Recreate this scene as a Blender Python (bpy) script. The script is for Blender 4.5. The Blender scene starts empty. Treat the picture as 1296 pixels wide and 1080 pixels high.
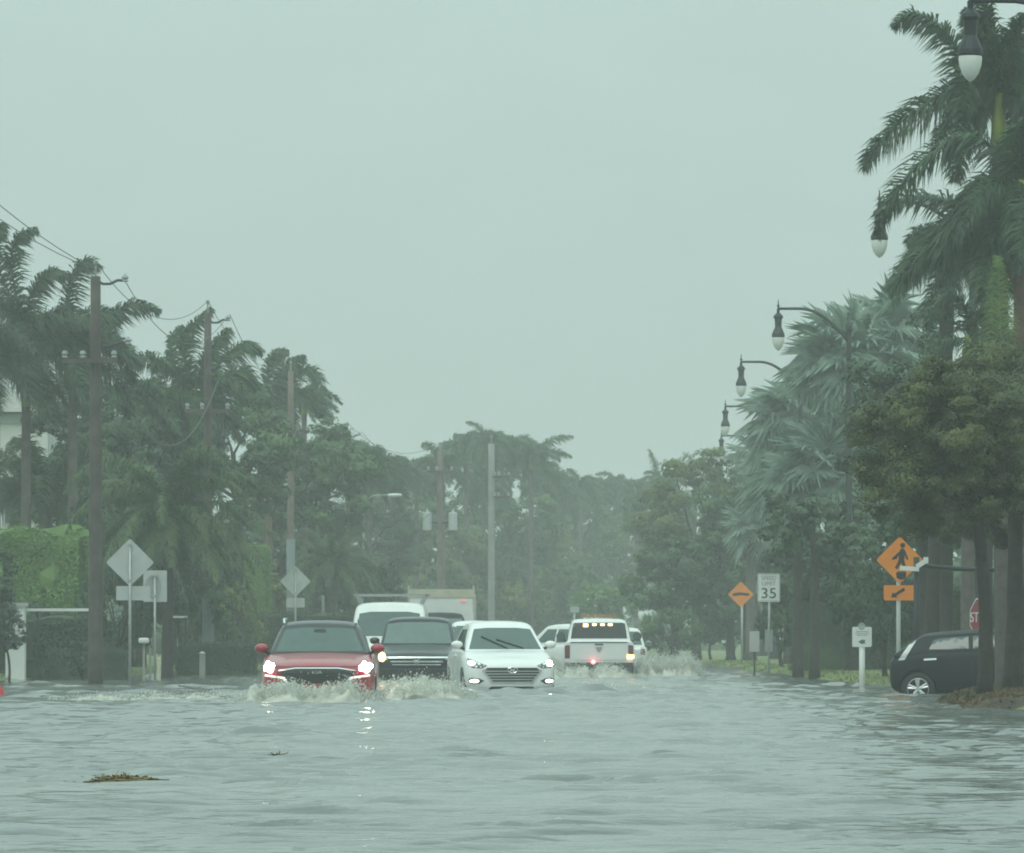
import bpy, bmesh, math, random
import numpy as np
from mathutils import Vector, Matrix, noise
from mathutils.bvhtree import BVHTree
R = math.radians
scene = bpy.context.scene
COL = scene.collection
FPX = 8000.0            # focal length in pixels of the 1296 px wide photograph
VX, VY = 755.0, 811.0   # vanishing point of the road in the photograph

def P(px, py, s):
    """place (X, Y, Z) of a photo point at a scale of s px per metre; water is z = 0, the camera 1 m above it"""
    return Vector(((px - VX) / s, FPX / s, 1 + (VY - py) / s))

# ------------------------------------------------------------------ materials
MATS = {}
def mat(name, c1, c2=None, rough=.5, nscale=4., metal=0., coat=0., emit=None, estr=0., bump=0., bscale=30., spec=.5, trans=0., detail=4.):
    m = bpy.data.materials.new(name); m.use_nodes = True
    nt = m.node_tree; b = nt.nodes['Principled BSDF']
    b.inputs['Roughness'].default_value = rough
    b.inputs['Metallic'].default_value = metal
    b.inputs['Coat Weight'].default_value = coat
    b.inputs['Coat Roughness'].default_value = .06
    b.inputs['Specular IOR Level'].default_value = spec
    tc = nt.nodes.new('ShaderNodeTexCoord')
    c2 = c2 or tuple(x * .82 for x in c1)
    n = nt.nodes.new('ShaderNodeTexNoise'); n.inputs['Scale'].default_value = nscale; n.inputs['Detail'].default_value = detail
    nt.links.new(tc.outputs['Object'], n.inputs['Vector'])
    rp = nt.nodes.new('ShaderNodeValToRGB')
    rp.color_ramp.elements[0].position = .34; rp.color_ramp.elements[1].position = .66
    rp.color_ramp.elements[0].color = (*c2, 1); rp.color_ramp.elements[1].color = (*c1, 1)
    nt.links.new(n.outputs['Fac'], rp.inputs['Fac'])
    nt.links.new(rp.outputs['Color'], b.inputs['Base Color'])
    if emit:
        b.inputs['Emission Color'].default_value = (*emit, 1); b.inputs['Emission Strength'].default_value = estr
    if bump:
        n2 = nt.nodes.new('ShaderNodeTexNoise'); n2.inputs['Scale'].default_value = bscale; n2.inputs['Detail'].default_value = 5
        nt.links.new(tc.outputs['Object'], n2.inputs['Vector'])
        bp = nt.nodes.new('ShaderNodeBump'); bp.inputs['Strength'].default_value = bump; bp.inputs['Distance'].default_value = .05
        nt.links.new(n2.outputs['Fac'], bp.inputs['Height']); nt.links.new(bp.outputs['Normal'], b.inputs['Normal'])
    if trans:
        t = nt.nodes.new('ShaderNodeBsdfTranslucent'); nt.links.new(rp.outputs['Color'], t.inputs['Color'])
        mx = nt.nodes.new('ShaderNodeMixShader'); mx.inputs[0].default_value = trans
        out = nt.nodes['Material Output']
        nt.links.new(b.outputs[0], mx.inputs[1]); nt.links.new(t.outputs[0], mx.inputs[2]); nt.links.new(mx.outputs[0], out.inputs['Surface'])
    MATS[name] = m
    return m

mat('red_paint', (.36, .010, .030), (.32, .008, .026), .26, coat=.5, spec=.45)
mat('white_paint', (.80, .82, .80), (.76, .78, .76), .3, coat=.5)
mat('black_paint', (.010, .015, .017), (.008, .011, .013), .3, coat=.25, spec=.35)
mat('navy_paint', (.008, .014, .018), (.007, .011, .014), .45, coat=0., spec=.2)
mat('glass', (.038, .088, .076), (.030, .068, .060), .06, spec=.7)
mat('glass_pale', (.105, .165, .15), (.09, .14, .13), .08, spec=.7)
mat('glass_hatch', (.055, .095, .088), (.045, .08, .074), .08, spec=.7)
mat('glass_dark', (.010, .013, .014), (.014, .018, .018), .06, spec=.6)
mat('black_plastic', (.015, .016, .017), (.022, .023, .024), .55)
mat('grey_plastic', (.045, .048, .05), (.06, .062, .065), .5)
mat('chrome', (.72, .74, .74), (.65, .67, .67), .15, metal=1.)
mat('steel', (.42, .44, .43), (.34, .36, .35), .45, metal=.6, nscale=9)
mat('tyre', (.016, .016, .017), (.025, .025, .025), .8)
mat('alloy', (.62, .64, .64), (.5, .52, .52), .3, metal=.7)
mat('lamp_white', (.9, .9, .88), rough=.3, emit=(1, .93, .78), estr=45.)
mat('lamp_dim', (.9, .9, .88), rough=.3, emit=(1, .97, .90), estr=5.)
mat('lamp_drl', (.9, .9, .85), rough=.3, emit=(1, .95, .82), estr=1.1)
mat('lamp_amber', (.9, .45, .1), rough=.3, emit=(1, .50, .10), estr=14.)
mat('lamp_amber_pale', (.9, .5, .2), rough=.3, emit=(1, .52, .20), estr=6.)
mat('lamp_red', (.9, .05, .08), rough=.3, emit=(1, .10, .13), estr=12.)
mat('red_lens', (.16, .012, .015), rough=.2, coat=.5)
mat('amber_lens', (.34, .20, .10), (.28, .16, .08), rough=.3)
mat('clear_lens', (.62, .64, .62), (.5, .52, .5), .2, coat=.4)
mat('sign_white', (.74, .76, .73), (.66, .68, .65), .5, nscale=3)
mat('sign_orange', (.80, .26, .02), (.72, .22, .02), .55, nscale=3)
mat('sign_red', (.30, .022, .032), (.24, .02, .03), .5)
mat('sign_ink', (.015, .015, .016), (.02, .02, .02), .6)
mat('sign_green', (.02, .12, .09), rough=.6)
mat('sign_grey', (.30, .33, .32), rough=.6)
mat('sign_back', (.46, .49, .48), (.38, .41, .40), .5, nscale=2.5)
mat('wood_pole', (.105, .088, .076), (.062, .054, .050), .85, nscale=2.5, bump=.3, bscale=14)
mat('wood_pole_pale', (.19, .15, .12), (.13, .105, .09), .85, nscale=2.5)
mat('concrete_pole', (.30, .31, .29), (.23, .24, .23), .8, nscale=2)
mat('pole_sleeve', (.17, .20, .20), (.14, .165, .165), .7)
mat('transformer', (.46, .50, .48), (.4, .43, .42), .5)
mat('insulator', (.30, .33, .32), rough=.4)
mat('wire', (.06, .065, .065), rough=.6)
mat('iron', (.014, .02, .022), (.02, .026, .028), .45, metal=.3)
mat('globe', (.74, .76, .72), (.66, .68, .65), .25, coat=.3)
mat('bark', (.050, .042, .036), (.028, .024, .022), .9, nscale=6, bump=.5, bscale=20)
mat('palm_bark', (.13, .115, .10), (.085, .075, .066), .9, nscale=5, bump=.4, bscale=16)
mat('palm_bark_warm', (.16, .10, .075), (.10, .068, .054), .9, nscale=5, bump=.4, bscale=16)
mat('crownshaft', (.30, .36, .045), (.20, .26, .045), .55, nscale=3)
mat('frond', (.080, .155, .056), (.032, .072, .032), .5, nscale=2.2, trans=.22)
mat('frond_near', (.064, .128, .052), (.018, .046, .022), .45, nscale=1.7, trans=.22)
mat('frond_bright', (.19, .27, .085), (.11, .18, .055), .5, nscale=3, trans=.25)
mat('frond_date', (.100, .160, .050), (.042, .078, .030), .5, nscale=1.5, trans=.2)
mat('frond_silver', (.27, .37, .29), (.10, .165, .125), .5, nscale=2.0, trans=.2)
mat('dead_frond', (.26, .11, .05), (.17, .075, .035), .8, nscale=3)
mat('leaf_brown', (.130, .155, .042), (.040, .062, .022), .55, nscale=2.2, trans=.2)
mat('leaf_green', (.115, .205, .058), (.042, .090, .032), .55, nscale=.9, trans=.2)
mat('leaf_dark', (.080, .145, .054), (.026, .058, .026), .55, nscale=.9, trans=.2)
mat('leaf_olive', (.165, .205, .045), (.06, .10, .028), .55, nscale=.8, trans=.2)
mat('leaf_blue', (.085, .130, .110), (.045, .075, .062), .55, nscale=1.0, trans=.2)
mat('hedge_leaf', (.165, .29, .065), (.11, .205, .045), .55, nscale=1.2, trans=.2)
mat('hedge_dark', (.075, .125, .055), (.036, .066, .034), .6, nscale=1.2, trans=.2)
mat('hedge_grey', (.075, .11, .08), (.045, .07, .05), .6, nscale=1.5, trans=.15)
mat('grass', (.17, .21, .06), (.10, .135, .045), .8, nscale=1.5, bump=.5, bscale=9)
mat('grass_blade', (.18, .22, .065), (.11, .145, .045), .7, nscale=1.2, trans=.2)
mat('mulch', (.075, .052, .034), (.04, .032, .022), .9, nscale=3, bump=.6, bscale=18)
mat('asphalt', (.05, .05, .05), (.04, .04, .04), .8, nscale=6)
mat('plaster', (.68, .70, .66), (.58, .60, .57), .8, nscale=1.3)
mat('plaster_grey', (.40, .43, .42), (.34, .36, .35), .8, nscale=1.3)
mat('roof_tile', (.34, .34, .31), (.26, .26, .24), .8, nscale=3, bump=.5, bscale=8)
mat('window_glass', (.10, .13, .13), (.07, .09, .09), .1)
mat('thatch', (.22, .16, .06), (.11, .09, .04), .9, nscale=7)
mat('cone_red', (.55, .03, .04), (.45, .025, .03), .5)
mat('foam', (.52, .52, .45), (.30, .305, .255), .55, nscale=5, detail=8, bump=.6, bscale=11)
mat('spray', (.80, .82, .78), (.68, .70, .66), .5, nscale=3, trans=.55)
mat('cream_post', (.55, .52, .40), (.45, .43, .33), .7)
mat('weathered_post', (.30, .32, .28), (.22, .24, .21), .8, nscale=8)

# ------------------------------------------------------------------ mesh helpers
class MB:
    def __init__(self): self.v = []; self.f = []
    def add(self, vs, fs):
        o = len(self.v); self.v.extend([tuple(p) for p in vs]); self.f.extend([tuple(i + o for i in f) for f in fs])
    def box(self, c, d, rot=None):
        x, y, z = d[0] / 2, d[1] / 2, d[2] / 2
        pts = [Vector(p) for p in ((-x,-y,-z),(x,-y,-z),(x,y,-z),(-x,y,-z),(-x,-y,z),(x,-y,z),(x,y,z),(-x,y,z))]
        if rot is not None: pts = [rot @ p for p in pts]
        c = Vector(c)
        self.add([p + c for p in pts], [(0,3,2,1),(4,5,6,7),(0,1,5,4),(1,2,6,5),(2,3,7,6),(3,0,4,7)])
    def tube(self, pts, rad, n=8, cap=True):
        pts = [Vector(p) for p in pts]
        if not hasattr(rad, '__len__'): rad = [rad] * len(pts)
        vs, fs = [], []
        ref = Vector((0, 0, 1))
        for i, p in enumerate(pts):
            t = (pts[min(i + 1, len(pts) - 1)] - pts[max(i - 1, 0)]).normalized()
            a = ref if abs(t.dot(ref)) < .95 else Vector((1, 0, 0))
            u = t.cross(a).normalized(); w = t.cross(u)
            for k in range(n):
                an = 2 * math.pi * k / n
                vs.append(p + (u * math.cos(an) + w * math.sin(an)) * rad[i])
        for i in range(len(pts) - 1):
            for k in range(n):
                a, b = i * n + k, i * n + (k + 1) % n
                fs.append((a, b, b + n, a + n))
        if cap:
            fs.append(tuple(range(n))[::-1]); fs.append(tuple(range((len(pts) - 1) * n, len(pts) * n)))
        self.add(vs, fs)
    def lathe(self, prof, n=16, c=(0, 0, 0), axis='z'):
        vs, fs = [], []
        for r, h in prof:
            for k in range(n):
                a = 2 * math.pi * k / n
                p = (r * math.cos(a), r * math.sin(a), h)
                if axis == 'x': p = (h, p[0], p[1])
                if axis == 'y': p = (p[0], h, p[1])
                vs.append((p[0] + c[0], p[1] + c[1], p[2] + c[2]))
        for i in range(len(prof) - 1):
            for k in range(n):
                a, b = i * n + k, i * n + (k + 1) % n
                fs.append((a, b, b + n, a + n))
        self.add(vs, fs)
    def prism(self, poly, y0, y1, bevel=0):
        """poly in (x, z), extruded along y"""
        n = len(poly)
        self.add([(x, y0, z) for x, z in poly] + [(x, y1, z) for x, z in poly],
                 [tuple(range(n)), tuple(range(n, 2 * n))[::-1]] + [(i, i + n, (i + 1) % n + n, (i + 1) % n) for i in range(n)])
    def mesh(self, name, smooth=False, fix=False):
        me = bpy.data.meshes.new(name); me.from_pydata(self.v, [], self.f)
        if fix:
            bm = bmesh.new(); bm.from_mesh(me); bmesh.ops.recalc_face_normals(bm, faces=bm.faces); bm.to_mesh(me); bm.free()
        if smooth: me.polygons.foreach_set('use_smooth', [True] * len(me.polygons))
        me.update(); return me
    def build(self, name, m, parent=None, smooth=False, fix=True, loc=(0, 0, 0)):
        return link(name, self.mesh(name, smooth, fix), m, parent, loc)

def link(name, me, m=None, parent=None, loc=(0, 0, 0)):
    o = bpy.data.objects.new(name, me); COL.objects.link(o)
    if m: me.materials.clear(); me.materials.append(MATS[m])
    o.location = loc
    if parent: o.parent = parent
    return o

def tag(o, label=None, cat=None, group=None, kind=None):
    if label: o['label'] = label
    if cat: o['category'] = cat
    if group: o['group'] = group
    if kind: o['kind'] = kind
    return o

def empty(name, loc, label, cat, group=None, rz=0., rx=0.):
    o = bpy.data.objects.new(name, None); COL.objects.link(o); o.location = loc; o.rotation_euler = (rx, 0, rz)
    return tag(o, label, cat, group)

def bake(me, mods, smooth=True):
    """apply modifiers [(type, {props})] to a mesh and return the result"""
    o = bpy.data.objects.new('tmp', me); COL.objects.link(o)
    for t, pr in mods:
        md = o.modifiers.new('m', t)
        for k, v in pr.items(): setattr(md, k, v)
    dg = bpy.context.evaluated_depsgraph_get(); dg.update()
    out = bpy.data.meshes.new_from_object(o.evaluated_get(dg))
    bpy.data.objects.remove(o)
    if smooth: out.polygons.foreach_set('use_smooth', [True] * len(out.polygons))
    return out

def bvh_of(meshes):
    vs, fs = [], []
    for me in meshes:
        o = len(vs); vs += [v.co.copy() for v in me.vertices]; fs += [tuple(i + o for i in p.vertices) for p in me.polygons]
    return BVHTree.FromPolygons(vs, fs)

def text_mesh(s, size, depth=.004, align='CENTER'):
    cu = bpy.data.curves.new('t', 'FONT'); cu.body = s; cu.size = size; cu.extrude = depth; cu.align_x = align; cu.align_y = 'CENTER'
    o = bpy.data.objects.new('tmp', cu); COL.objects.link(o)
    dg = bpy.context.evaluated_depsgraph_get(); dg.update()
    me = bpy.data.meshes.new_from_object(o.evaluated_get(dg)); bpy.data.objects.remove(o)
    me.transform(Matrix.Rotation(R(90), 4, 'X'))
    return me

# ------------------------------------------------------------------ vehicles (local frame: nose towards -Y, z = 0 at the road)
AX = {'F': (Vector((0, 1, 0)), lambda a, b: Vector((a, -12, b))), 'B': (Vector((0, -1, 0)), lambda a, b: Vector((a, 12, b))),
      'L': (Vector((-1, 0, 0)), lambda a, b: Vector((12, a, b))), 'S': (Vector((1, 0, 0)), lambda a, b: Vector((-12, a, b))),
      'T': (Vector((0, 0, -1)), lambda a, b: Vector((a, b, 12)))}
def panel(bvh, pts, ax, off=.008, skirt=.03, edge=.07, bulge=0.):
    """a thin panel of the given outline laid on the vehicle's skin"""
    d, org = AX[ax]
    bm = bmesh.new(); vs = [bm.verts.new((x, y, 0)) for x, y in pts]; bm.faces.new(vs)
    bmesh.ops.triangulate(bm, faces=bm.faces[:])
    for _ in range(5):
        es = [e for e in bm.edges if e.calc_length() > edge]
        if not es: break
        bmesh.ops.subdivide_edges(bm, edges=es, cuts=1, use_grid_fill=False)
        bmesh.ops.triangulate(bm, faces=[f for f in bm.faces if len(f.verts) > 3])
    last = None; miss = []
    for v in bm.verts:
        h, nrm, _, _ = bvh.ray_cast(org(v.co.x, v.co.y), d)
        if h is None: miss.append(v); continue
        v.co = h - d * off; last = v.co.copy()
    for v in miss:
        best = last
        q = org(v.co.x, v.co.y)
        if best is not None:
            v.co = q + d * ((best - q).dot(d))
    bm.normal_update()
    be = [e for e in bm.edges if len(e.link_faces) == 1]
    r = bmesh.ops.extrude_edge_only(bm, edges=be)
    for g in r['geom']:
        if isinstance(g, bmesh.types.BMVert): g.co += d * skirt
    bmesh.ops.recalc_face_normals(bm, faces=bm.faces)
    # outward test
    c = sum((f.normal.dot(d) * f.calc_area() for f in bm.faces if abs(f.normal.dot(d)) > .3), 0)
    if c > 0: bmesh.ops.reverse_faces(bm, faces=bm.faces)
    me = bpy.data.meshes.new('panel'); bm.to_mesh(me); bm.free()
    return me

def ell(cx, cz, rx, rz, n=16, a0=0.):
    return [(cx + rx * math.cos(2 * math.pi * k / n + a0), cz + rz * math.sin(2 * math.pi * k / n + a0)) for k in range(n)]
def rect(x0, z0, x1, z1): return [(x0, z0), (x1, z0), (x1, z1), (x0, z1)]
def mirx(p): return [(-x, z) for x, z in p][::-1]
def rrect(x0, z0, x1, z1, r, n=3):
    out = []
    for cx, cz, a in ((x1 - r, z1 - r, 0), (x0 + r, z1 - r, 90), (x0 + r, z0 + r, 180), (x1 - r, z0 + r, 270)):
        for k in range(n + 1):
            t = R(a + 90 * k / n); out.append((cx + r * math.cos(t), cz + r * math.sin(t)))
    return out

def loft(st, prof):
    """closed body from stations; prof(station) returns the half profile from bottom centre to top centre"""
    vs, fs, n = [], [], None
    for s in st:
        h = prof(s)
        ring = [(x, s[0], z) for x, z in h] + [(-x, s[0], z) for x, z in h[-2:0:-1]]
        n = len(ring); vs += ring
    for i in range(len(st) - 1):
        for k in range(n):
            a, b = i * n + k, i * n + (k + 1) % n
            fs.append((a, b, b + n, a + n))
    m = len(prof(st[0]))
    for base, rev in ((0, True), ((len(st) - 1) * n, False)):
        for k in range(m - 1):
            a, b = base + k, base + k + 1
            c, d = base + (n - k) % n, base + (n - k - 1) % n
            f = [a, b, d, c]
            f = [x for j, x in enumerate(f) if x not in f[:j]]
            if len(f) > 2: fs.append(tuple(f if rev else f[::-1]))
    mb = MB(); mb.v = vs; mb.f = fs
    return mb.mesh('loft', fix=True)

def wheel(parent, x, y, rad, width, side, name='wheel', rimr=.68):
    w = empty_part(name, parent, (x, y, rad))
    t = MB(); t.lathe([(rad * rimr, -width / 2), (rad * .95, -width / 2), (rad, -width / 2 + .03), (rad, width / 2 - .03), (rad * .95, width / 2), (rad * rimr, width / 2), (rad * rimr, -width / 2)], 28, axis='x')
    t.build('tyre', 'tyre', w, smooth=True)
    q = MB(); xo = side * (width / 2 - .015)
    q.lathe([(rad * rimr * 1.0, xo), (rad * rimr * .90, xo + side * .012), (rad * rimr * .90, xo - side * .05)], 28, axis='x')
    q.lathe([(.001, xo - side * .0), (rad * .13, xo - side * .0), (rad * .15, xo - side * .04)], 14, axis='x')
    for k in range(5):
        a = 2 * math.pi * k / 5 + .3
        for da in (-.17, .17):
            c, s_ = math.cos(a), math.sin(a); c2, s2 = math.cos(a + da), math.sin(a + da)
            q.tube([(xo - side * .012, rad * .1 * c, rad * .1 * s_), (xo - side * .008, rad * rimr * .93 * c2, rad * rimr * .93 * s2)], [.035 * rad / .35, .026 * rad / .35], 6)
    q.build('rim', 'alloy', w, smooth=False)
    b = MB(); b.lathe([(.001, xo - side * .09), (rad * rimr * .99, xo - side * .09), (rad * rimr * .99, xo - side * .10)], 20, axis='x'); b.build('brake_disc', 'black_plastic', w)
    return w

def empty_part(name, parent, loc):
    # the wheel's hub: a small real mesh that carries tyre and rim
    h = MB(); h.lathe([(.001, -.05), (.06, -.05), (.06, .05), (.001, .05)], 12, axis='x')
    return h.build(name, 'grey_plastic', parent, loc=loc)

def body_prof(W, flat=.0):
    def f(s):
        y, k, zb, zs, zt = s; h = k * W / 2
        return [(0, zb), (h * .72, zb), (h * .95, zb + .07), (h, zb + .32 * (zs - zb)), (h * 1.0, zb + .68 * (zs - zb)), (h * .955, zs), (h * .84, zs + .62 * (zt - zs)), (h * .45, zt - .0), (0, zt + .012)]
    return f
def cab_prof(s):
    y, hb, zb, ht, zt = s
    k = zt - zb
    return [(0, zb - .05), (hb, zb - .05), (hb, zb), (hb * .52 + ht * .48 + .02, zb + k * .5), (ht + .0, zb + k * .86), (ht - .07, zb + k * .975), (ht * .5, zt + .012), (0, zt + .02)]

def vehicle(name, label, cat, group, loc, rz, L, W, body_st, cab_st, paint, cabpaint=None, wheels=None, rx=0., wr=.36):
    root = empty(name, loc, label, cat, group, rz, rx)
    bme = loft(body_st, body_prof(W))
    mods = [('SUBSURF', dict(levels=3, render_levels=3))]
    cut = None
    if wheels:
        c = MB()
        for wy in wheels:
            for sx in (-1, 1):
                c.lathe([(.001, -.22), (wr + .055, -.22), (wr + .055, .25), (.001, .25)], 28, c=(sx * W / 2, wy, wr), axis='x')
        cme = c.mesh('cut', fix=True); bmesh_weld(cme)
        cut = bpy.data.objects.new('cutter', cme); COL.objects.link(cut)
        mods.append(('BOOLEAN', dict(object=cut, operation='DIFFERENCE', solver='EXACT')))
    bb = bake(bme, mods, smooth=True)
    if cut: bpy.data.objects.remove(cut)
    shade_auto(bb)
    body = link('body', bb, paint, root)
    cm = bake(loft(cab_st, cab_prof), [('SUBSURF', dict(levels=2, render_levels=2))])
    cabin = link('cabin', cm, cabpaint or paint, root)
    bvh = bvh_of([bb, cm])
    if wheels:
        for wy in wheels:
            for sx in (-1, 1): wheel(root, sx * (W / 2 - .14), wy, wr, .22, sx)
        lin = MB(); 
        for wy in wheels: lin.box((0, wy, wr + .12), (W - .50, (wr + .05) * 2, wr * 1.5))
        lin.build('wheel_well', 'black_plastic', root)
    return root, bvh, body, cabin

def bmesh_weld(me):
    bm = bmesh.new(); bm.from_mesh(me); bmesh.ops.remove_doubles(bm, verts=bm.verts, dist=.003)
    bmesh.ops.recalc_face_normals(bm, faces=bm.faces); bm.to_mesh(me); bm.free()
def shade_auto(me):
    bm = bmesh.new(); bm.from_mesh(me)
    for e in bm.edges:
        if len(e.link_faces) == 2 and e.calc_face_angle(0) > R(38): e.smooth = False
    bm.to_mesh(me); bm.free()

def suv_body(L, hz, cz, bz, zb=.24):
    f, r = -L / 2, L / 2
    return [(f, .62, zb + .14, hz - .17, hz - .11), (f + .05, .82, zb + .03, hz - .09, hz - .03), (f + .2, .94, zb, hz - .03, hz + .05),
            (f + .7, .995, zb, hz + .06, hz + .13), (f + 1.15, 1., zb, cz - .05, cz + .0), (-.1, 1., zb, cz - .02, cz + .02),
            (r - 1., 1., zb, bz - .02, bz + .02), (r - .3, .975, zb + .02, bz - .02, bz), (r - .07, .9, zb + .08, bz - .08, bz - .04), (r, .78, zb + .16, bz - .16, bz - .12)]
def suv_cabin(yc, yh, yr, yb, cz, zr, hb, ht, rb=None):
    rb = rb or cz
    out = []
    for t in (0, .03, .3, .65, .95, 1.):
        out.append((yc + (yh - yc) * t, hb, cz - .04, hb * (1 - t) + ht * t, cz + (zr - .05 - cz) * t))
    out += [(yh + .25, hb, cz - .04, ht, zr - .005), ((yh + yr) / 2, hb, cz - .04, ht, zr), (yr - .1, hb, rb - .04, ht * .98, zr - .02), (yr, hb, rb - .04, ht * .97, zr - .05)]
    for t in (.4, .97, 1.):
        out.append((yr + (yb - yr) * t, hb, rb - .04, ht * .97 * (1 - t) + hb * .97 * t, zr - .05 + (rb - zr + .05) * t))
    return out

def mirror_part(root, paint, x, y, z, sx, w=.22, h=.15, lower='black_plastic'):
    m = MB(); m.lathe([(.002, -.09), (.5, -.085), (.86, -.05), (1., .02), (.96, .06), (.002, .06)], 16, axis='y')
    for i, (a, b, c) in enumerate(m.v): m.v[i] = (a * w / 2, b, c * h / 2)
    o = m.build('mirror', paint, root, smooth=True, loc=(x + sx * w * .45, y, z))
    s = MB(); s.tube([(-sx * w * .3, 0, -h * .35), (-sx * w * .75, .03, -h * .65)], [.03, .035], 6); s.build('mirror_arm', lower, o)
    g = MB(); g.prism(rrect(-w * .4, -h * .36, w * .4, h * .36, .03), .061, .066); g.build('mirror_glass', 'glass', o)
    return o

def side_glass(root, bvh, polys, m='glass', ax=('S', 'L')):
    for a in ax:
        for p in polys: link('side_window', panel(bvh, p, a, .006, edge=.12), m, root)

DEPTH = -.30
def car_loc(px, s, back=0.): return ((px - VX) / s, FPX / s + back, DEPTH)

# ---- red crossover, headlights on
def red_suv():
    L, W = 4.75, 1.92
    root, bvh, body, cabin = vehicle('crossover_car', 'red crossover with black roof pushing a brown bow wave, both headlights blazing', 'car', 'traffic wading through the flood',
        car_loc(398, 77, L / 2), R(1.0), L, W, suv_body(L, .90, 1.10, 1.10), suv_cabin(-.98, -.28, 1.55, 2.15, 1.08, 1.63, .82, .66), 'red_paint', 'black_paint', (-1.40, 1.36))
    link('windshield', panel(bvh, [(-.73, 1.12), (.73, 1.12), (.58, 1.49), (.3, 1.52), (-.3, 1.52), (-.58, 1.49)], 'F', .006, edge=.1), 'glass', root)
    side_glass(root, bvh, [[(-.5, 1.16), (.35, 1.16), (.35, 1.48), (-.1, 1.48)], [(.42, 1.16), (1.25, 1.16), (1.2, 1.48), (.42, 1.48)]])
    for sx in (-1, 1):
        r_ = MB(); r_.tube([(sx * .60, -.30, 1.58), (sx * .61, -.15, 1.66), (sx * .61, 1.2, 1.67), (sx * .6, 1.4, 1.61)], .02, 6); r_.build('roof_rail', 'chrome', root)
        mirror_part(root, 'red_paint', sx * .86, -.72, 1.17, sx, .24, .16)
        hl = [(.60, .88), (.70, .80), (.90, .78), (.93, .90), (.86, .96), (.70, .93)]
        h = link('headlight', panel(bvh, hl if sx > 0 else mirx(hl), 'F', .006), 'black_plastic', root)
        e = link('lamp', panel(bvh, [(sx * .795 + (.095 + .016 * math.sin(2 * a_ + sx) + .006 * math.sin(7 * a_)) * math.cos(a_), .865 + (.085 + .02 * math.sin(4 * a_)) * math.sin(a_)) for a_ in [2 * math.pi * k_ / 26 for k_ in range(26)]], 'F', .02), 'lamp_white', h)
        d = [(.46, .60), (.53, .70), (.86, .745), (.87, .715), (.57, .675), (.49, .59)]
        link('running_light', panel(bvh, d if sx > 0 else mirx(d), 'F', .012), 'lamp_drl', h)
    g = link('grille', panel(bvh, [(-.62, .80), (-.50, .60), (.50, .60), (.62, .80), (.35, .845), (-.35, .845)], 'F', .008), 'black_plastic', root)
    link('grille_trim', panel(bvh, [(-.63, .815), (-.35, .858), (.35, .858), (.63, .815), (.63, .80), (.35, .842), (-.35, .842), (-.63, .80)], 'F', .014), 'chrome', g)
    for k in range(4):
        z = .63 + k * .045; hw = .50 + (z - .60) * .5
        link('grille_slat', panel(bvh, rect(-hw, z, hw, z + .012), 'F', .013, edge=.2), 'grey_plastic', g)
    link('lower_intake', panel(bvh, [(-.55, .34), (.55, .34), (.62, .50), (-.62, .50)], 'F', .008), 'black_plastic', root)
    link('hood_shut_line', panel(bvh, rect(-.74, .868, .74, .878), 'F', .006), 'black_plastic', root)
    t = text_mesh('KIA', .075, .006); o = link('emblem', t, 'chrome', root); o.scale = (1.5, 1, 1)
    h, *_ = bvh.ray_cast(Vector((0, -12, .78)), Vector((0, 1, 0))); o.location = (0, h.y - .02, .775)
    # pale leaf-shaped tint band mirror and driver-side sticker behind the glass
    link('rear_view_mirror', panel(bvh, rrect(-.1, 1.44, .1, 1.50, .02), 'F', .012), 'black_plastic', root)
    return root
red_suv()

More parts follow.
